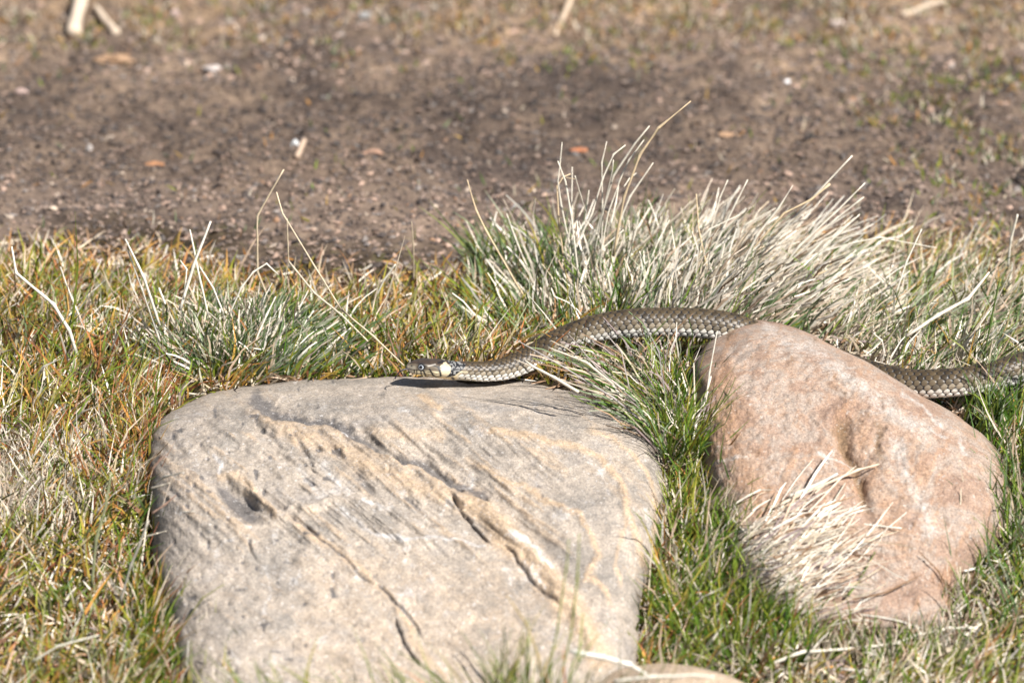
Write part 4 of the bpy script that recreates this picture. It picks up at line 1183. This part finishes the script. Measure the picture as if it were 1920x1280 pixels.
o = make_mesh('straws', Vm, q_, np.full(len(q_), 4), M_STRAW, parent=mt, cols=cm); o['kind'] = 'stuff'
for pp, a_, b_, c_ in (([(1340, 955), (1390, 960), (1480, 973), (1600, 980), (1690, 990)], 6, 3, (.80, .76, .66)), ([(1450, 950), (1530, 915), (1610, 880), (1648, 870)], 7, 3, (.70, .58, .44)),
                   ([(1330, 1040), (1400, 1000), (1440, 990)], 6, 4, (.78, .70, .56)), ([(1640, 1035), (1610, 1090), (1590, 1115)], 3, 6, (.13, .18, .04)), ([(1480, 930), (1540, 905), (1570, 888)], 8, 5, (.74, .68, .58)),
                   ([(1370, 970), (1400, 1000), (1420, 1025)], 5, 4, (.78, .72, .62)), ([(1550, 1060), (1640, 1010), (1700, 960)], 4, 2, (.70, .66, .58)), ([(1585, 905), (1550, 960)], 3, 3, (.60, .55, .45)),
                   ([(1800, 1085), (1798, 1010), (1802, 915)], 5, 1.5, (.62, .56, .42)), ([(1808, 1070), (1840, 1062), (1875, 1052)], 5, 3, (.80, .77, .70)), ([(1780, 1110), (1760, 1070), (1725, 1035)], 3, 1.5, (.26, .16, .09))):
    Ps = on_surface([q_[0] for q_ in pp], [q_[1] for q_ in pp], .009)
    Y0_, Y1_ = float(Ps[0, 1]), float(Ps[-1, 1])
    stalk(mt, pp, Y0_, Y1_, a_ * .85, b_ * .85, c_, name='straw')

# long single straws that stand out, each lying or standing by itself
def straw(label, pp, a_, b_, c_, Y0=None, Y1=None, lift=.012, cat='straw', name='dry_straw'):
    y0 = float(ground_hit(*pp[0])[1]) - lift if Y0 is None else Y0
    y1 = float(ground_hit(*pp[-1])[1]) - lift if Y1 is None else Y1
    o = stalk(None, pp, y0, y1, a_, b_, c_, name=name)
    return tag(o, label, cat)
Ws = (.78, .73, .62)
straw('long pale straw lying across the grass at the bottom right, below the pink boulder', [(1445, 1245), (1500, 1222), (1600, 1215), (1700, 1204)], 5.5, 4, Ws)
straw('curved pale straw ending at right under the foot of the pink boulder', [(1670, 1208), (1720, 1190), (1780, 1177), (1830, 1176)], 5, 4.5, Ws)
straw('thick flattened white straw pointing at the bottom middle edge', [(1070, 1220), (1130, 1232), (1180, 1245), (1215, 1265)], 9, 5, (.8, .76, .68), -.43, -.42)
straw('pale straw at the very bottom edge over the tan stone', [(1150, 1276), (1220, 1268), (1300, 1265), (1340, 1268)], 5, 4, Ws, -.46, -.46)
straw('short white straw crossing the turf at the lower right edge', [(1775, 1225), (1850, 1235), (1915, 1232)], 5, 3, Ws)
straw('tall bent dry stalk with a kinked top standing left of the snake head', [(505, 565), (483, 510), (482, 405), (532, 318)], 4, 3, (.66, .54, .38), .10, .10, cat='dry stalk', name='dry_stalk')
straw('long arching stalk whose root lies just left of the snake snout', [(758, 685), (700, 630), (640, 580), (590, 500), (530, 400), (518, 360)], 2.8, 2.4, (.68, .56, .40), -.0, .06, cat='dry stalk', name='dry_stalk')
straw('thin upright stalk between the kinked stalk and the arching stalk', [(530, 540), (541, 490), (538, 410)], 2.5, 2, (.60, .50, .36), .10, .10, cat='dry stalk', name='dry_stalk')
straw('straight pale stalk slanting down right from the thin upright stalk', [(541, 490), (590, 550), (640, 590), (690, 640)], 3.5, 2.5, (.70, .60, .46), .08, .03, cat='dry stalk', name='dry_stalk')
straw('bleached crooked stalk at the far left, its tip forking upward', [(145, 665), (130, 620), (100, 570), (30, 512), (22, 462)], 7, 3.5, (.80, .74, .62), .02, .05, cat='dry stalk', name='dry_stalk')
straw('thin pale stalk right of the crooked far left stalk', [(160, 620), (135, 560), (113, 500)], 4, 3, (.74, .68, .56), .05, .07, cat='dry stalk', name='dry_stalk')
straw('pale stalk leaning right in the grass above the snake near the right edge', [(1680, 550), (1700, 490), (1728, 430)], 4, 2, Ws, .09, .11, cat='dry stalk', name='dry_stalk')
straw('pale bow shaped stalk standing alone at the right edge', [(1890, 500), (1895, 450), (1908, 402)], 4.5, 4, (.74, .69, .58), .16, .16, cat='dry stalk', name='dry_stalk')
straw('long thick pale stalk rising right above the snake by the right edge', [(1700, 630), (1760, 590), (1815, 560), (1855, 510)], 7, 4, (.74, .66, .54), .03, .07, cat='dry stalk', name='dry_stalk')
straw('upright twig tip seen in the middle above the turf', [(776, 525), (775, 460), (772, 415)], 3, 1.5, (.52, .42, .30), .17, .17, cat='dry stalk', name='dry_stalk')
straw('pale broken stalk slanting right in the middle distance turf', [(703, 560), (720, 525), (742, 495)], 3.5, 2.5, Ws, .12, .12, cat='dry stalk', name='dry_stalk')
straw('tall green blade standing above the snake at the right', [(1845, 670), (1858, 600), (1875, 520)], 4, 2, (.09, .14, .03), .01, .02, cat='green stem', name='green_stem')

# overhanging wisps on the left edge of the slab
for i_, pp in enumerate(([(290, 905), (310, 893), (345, 885)], [(283, 915), (305, 910), (318, 905)], [(285, 962), (310, 945), (330, 928)], [(292, 968), (330, 960), (365, 958)], [(275, 1005), (295, 1000), (312, 995)], [(285, 880), (300, 862), (315, 850)])):
    stalk(left if i_ > 9 else fl, pp, -.19 - .02 * (i_ % 3), -.22, 4, 1.5, [(.75, .7, .6), (.7, .62, .5), (.25, .16, .12)][i_ % 3], name='stalk')

# ---- things on the bare ground far back
def pebble(label, pxy, size, col, cat='pebble', name='pebble', flat=(.9, .75, .55), group=None):
    c_ = ground_hit(*pxy); res = 10; col = np.array(col) * .8
    T, Pp = np.meshgrid(np.linspace(0, math.pi, res), np.linspace(0, 2 * math.pi, 14, endpoint=False), indexing='ij')
    Dd = np.stack([np.sin(T) * np.cos(Pp), np.sin(T) * np.sin(Pp), np.cos(T)], -1)
    V_ = Dd * (1 + .45 * vnoise(Dd + pxy[0], 1.3, int(pxy[0]))[..., None] + .35 * vnoise(Dd + pxy[0], 3.1, int(pxy[0]) + 1)[..., None]) * np.array(flat) * size + c_ + np.array([0, 0, size * flat[2] * .5])
    q_ = quads_grid(res, 14, wrap=True)
    o = make_mesh(name, V_.reshape(-1, 3), q_, np.full(len(q_), 4), M_LITTER, cols=np.tile(col, (res * 14, 1)) * (1 + .35 * vnoise(V_.reshape(-1, 3), 260, 8)[:, None]), smooth=False)
    o.data.flip_normals(); tag(o, label, cat, group); return o
pebble('bright white pebble on the bare earth above the kinked dry stalk', (554, 273), .0045, (.75, .75, .73), flat=(.8, .9, .7))
pebble('large pale pinkish stone on the bare ground toward the top right', (1572, 50), .0075, (.52, .42, .36), flat=(1.1, .8, .55))
pebble('small glinting white pebble on the bare ground right of the tussock tips', (1475, 155), .0032, (.8, .8, .8))
pebble('pale pink pebble near the top edge left of centre', (326, 28), .0055, (.45, .33, .29))
pebble('white shell like chip on the bare earth in the upper left third', (402, 131), .0070, (.60, .52, .47), cat='stone chip', name='stone_chip', flat=(1.3, .8, .35))
pebble('pink chip beside the left edge high on the bare earth', (40, 175), .006, (.46, .33, .28), cat='stone chip', name='stone_chip', flat=(1.1, .8, .4))
pebble('grey white pebble near the top edge just left of the middle', (684, 32), .0062, (.50, .49, .47))
pebble('tiny bright pebble in the dry grass at the right', (1830, 449), .0028, (.78, .76, .74))
pebble('small bright pebble on dark earth below the middle of the bare ground', (968, 388), .0028, (.70, .70, .70))
pebble('orange brown bark chip lying on the bare earth left of centre', (292, 310), .0065, (.46, .22, .10), cat='bark chip', name='bark_chip', flat=(1.5, .6, .3))
pebble('rusty orange leaf scrap by the tall tips of the pale tussock', (1085, 283), .0065, (.42, .16, .07), cat='leaf', name='dead_leaf', flat=(1.4, .7, .25))
pebble('crumbling brown piece of bark below the two sticks at top left', (215, 118), .016, (.34, .21, .12), cat='bark chip', name='bark_chip', flat=(1.3, .5, .35))
pebble('curved tan bark sliver on the dark earth right of the white pebble', (700, 288), .0075, (.40, .24, .16), cat='bark chip', name='bark_chip', flat=(1.3, .5, .3))
pebble('ochre bark chip high on the bare earth right of centre', (1355, 255), .0085, (.42, .26, .15), cat='bark chip', name='bark_chip', flat=(1.6, .35, .25))
pebble('pale chip on the earth beside the far left edge, curled upright', (167, 283), .005, (.55, .50, .46), cat='bark chip', name='bark_chip', flat=(.6, .5, 1.0))
def stick(label, a, b, r0, r1, col):
    A = ground_hit(*a); Bp = ground_hit(*b); 
    t = np.linspace(0, 1, 14)[:, None]; P = A * (1 - t) + Bp * t
    P[:, 2] += max(r0, r1) * .8 + .004 * t[:, 0] * (1 if r1 > r0 else .5)
    P = P + .003 * fbm(P, 25, 3, 7)[:, None]
    r = (r0 * (1 - t[:, 0]) + r1 * t[:, 0]) * (1 + .15 * vnoise(P, 90, 3))
    o = tube('stick', P, r, M_WOOD, ns=10, col=col); tag(o, label, 'stick')
stick('thick pale peeled stick running out of the top left corner', (138, 74), (160, -40), .0078, .0065, (.55, .44, .33))
stick('short thin pale stick lying right of the thick peeled stick', (220, 68), (178, 26), .0052, .0035, (.50, .40, .30))
stick('pale slim twig entering at the top edge above the pale tussock', (1040, 72), (1078, -10), .0022, .0030, (.55, .42, .30))
stick('tan twig lying near the top right corner', (1690, 34), (1770, 12), .0034, .0026, (.48, .38, .28))
stick('short twig upright beside the bright white pebble', (556, 300), (570, 272), .0032, .0026, (.44, .32, .23))

# moss behind the slab near the snout
n_ = 2600
px_ = np.concatenate([rng.normal(722, 26, 1300), rng.normal(650, 60, 700), rng.normal(60, 60, 600)]); py_ = np.concatenate([rng.normal(690, 9, 1300), rng.normal(700, 5, 700), rng.normal(1200, 35, 600)])
P = ground_hit(px_, py_); n_ = len(P)
P[:, 2] += rng.uniform(0, .004, n_)
d0 = np.stack([rng.normal(0, .8, n_), rng.normal(0, .8, n_), np.ones(n_)], -1)
c_ = pal_mix({'yel': 6, 'green': 4, 'orange': .6}, n_)[0]
ms_ = blades('moss', P, rng.uniform(.002, .005, n_), d0, d0, rng.uniform(.0012, .0022, n_), c_ * .6, c_, 1, M_BLADE)
tag(ms_, 'yellow green moss on the soil behind the slab by the snake snout', 'moss', kind='stuff')
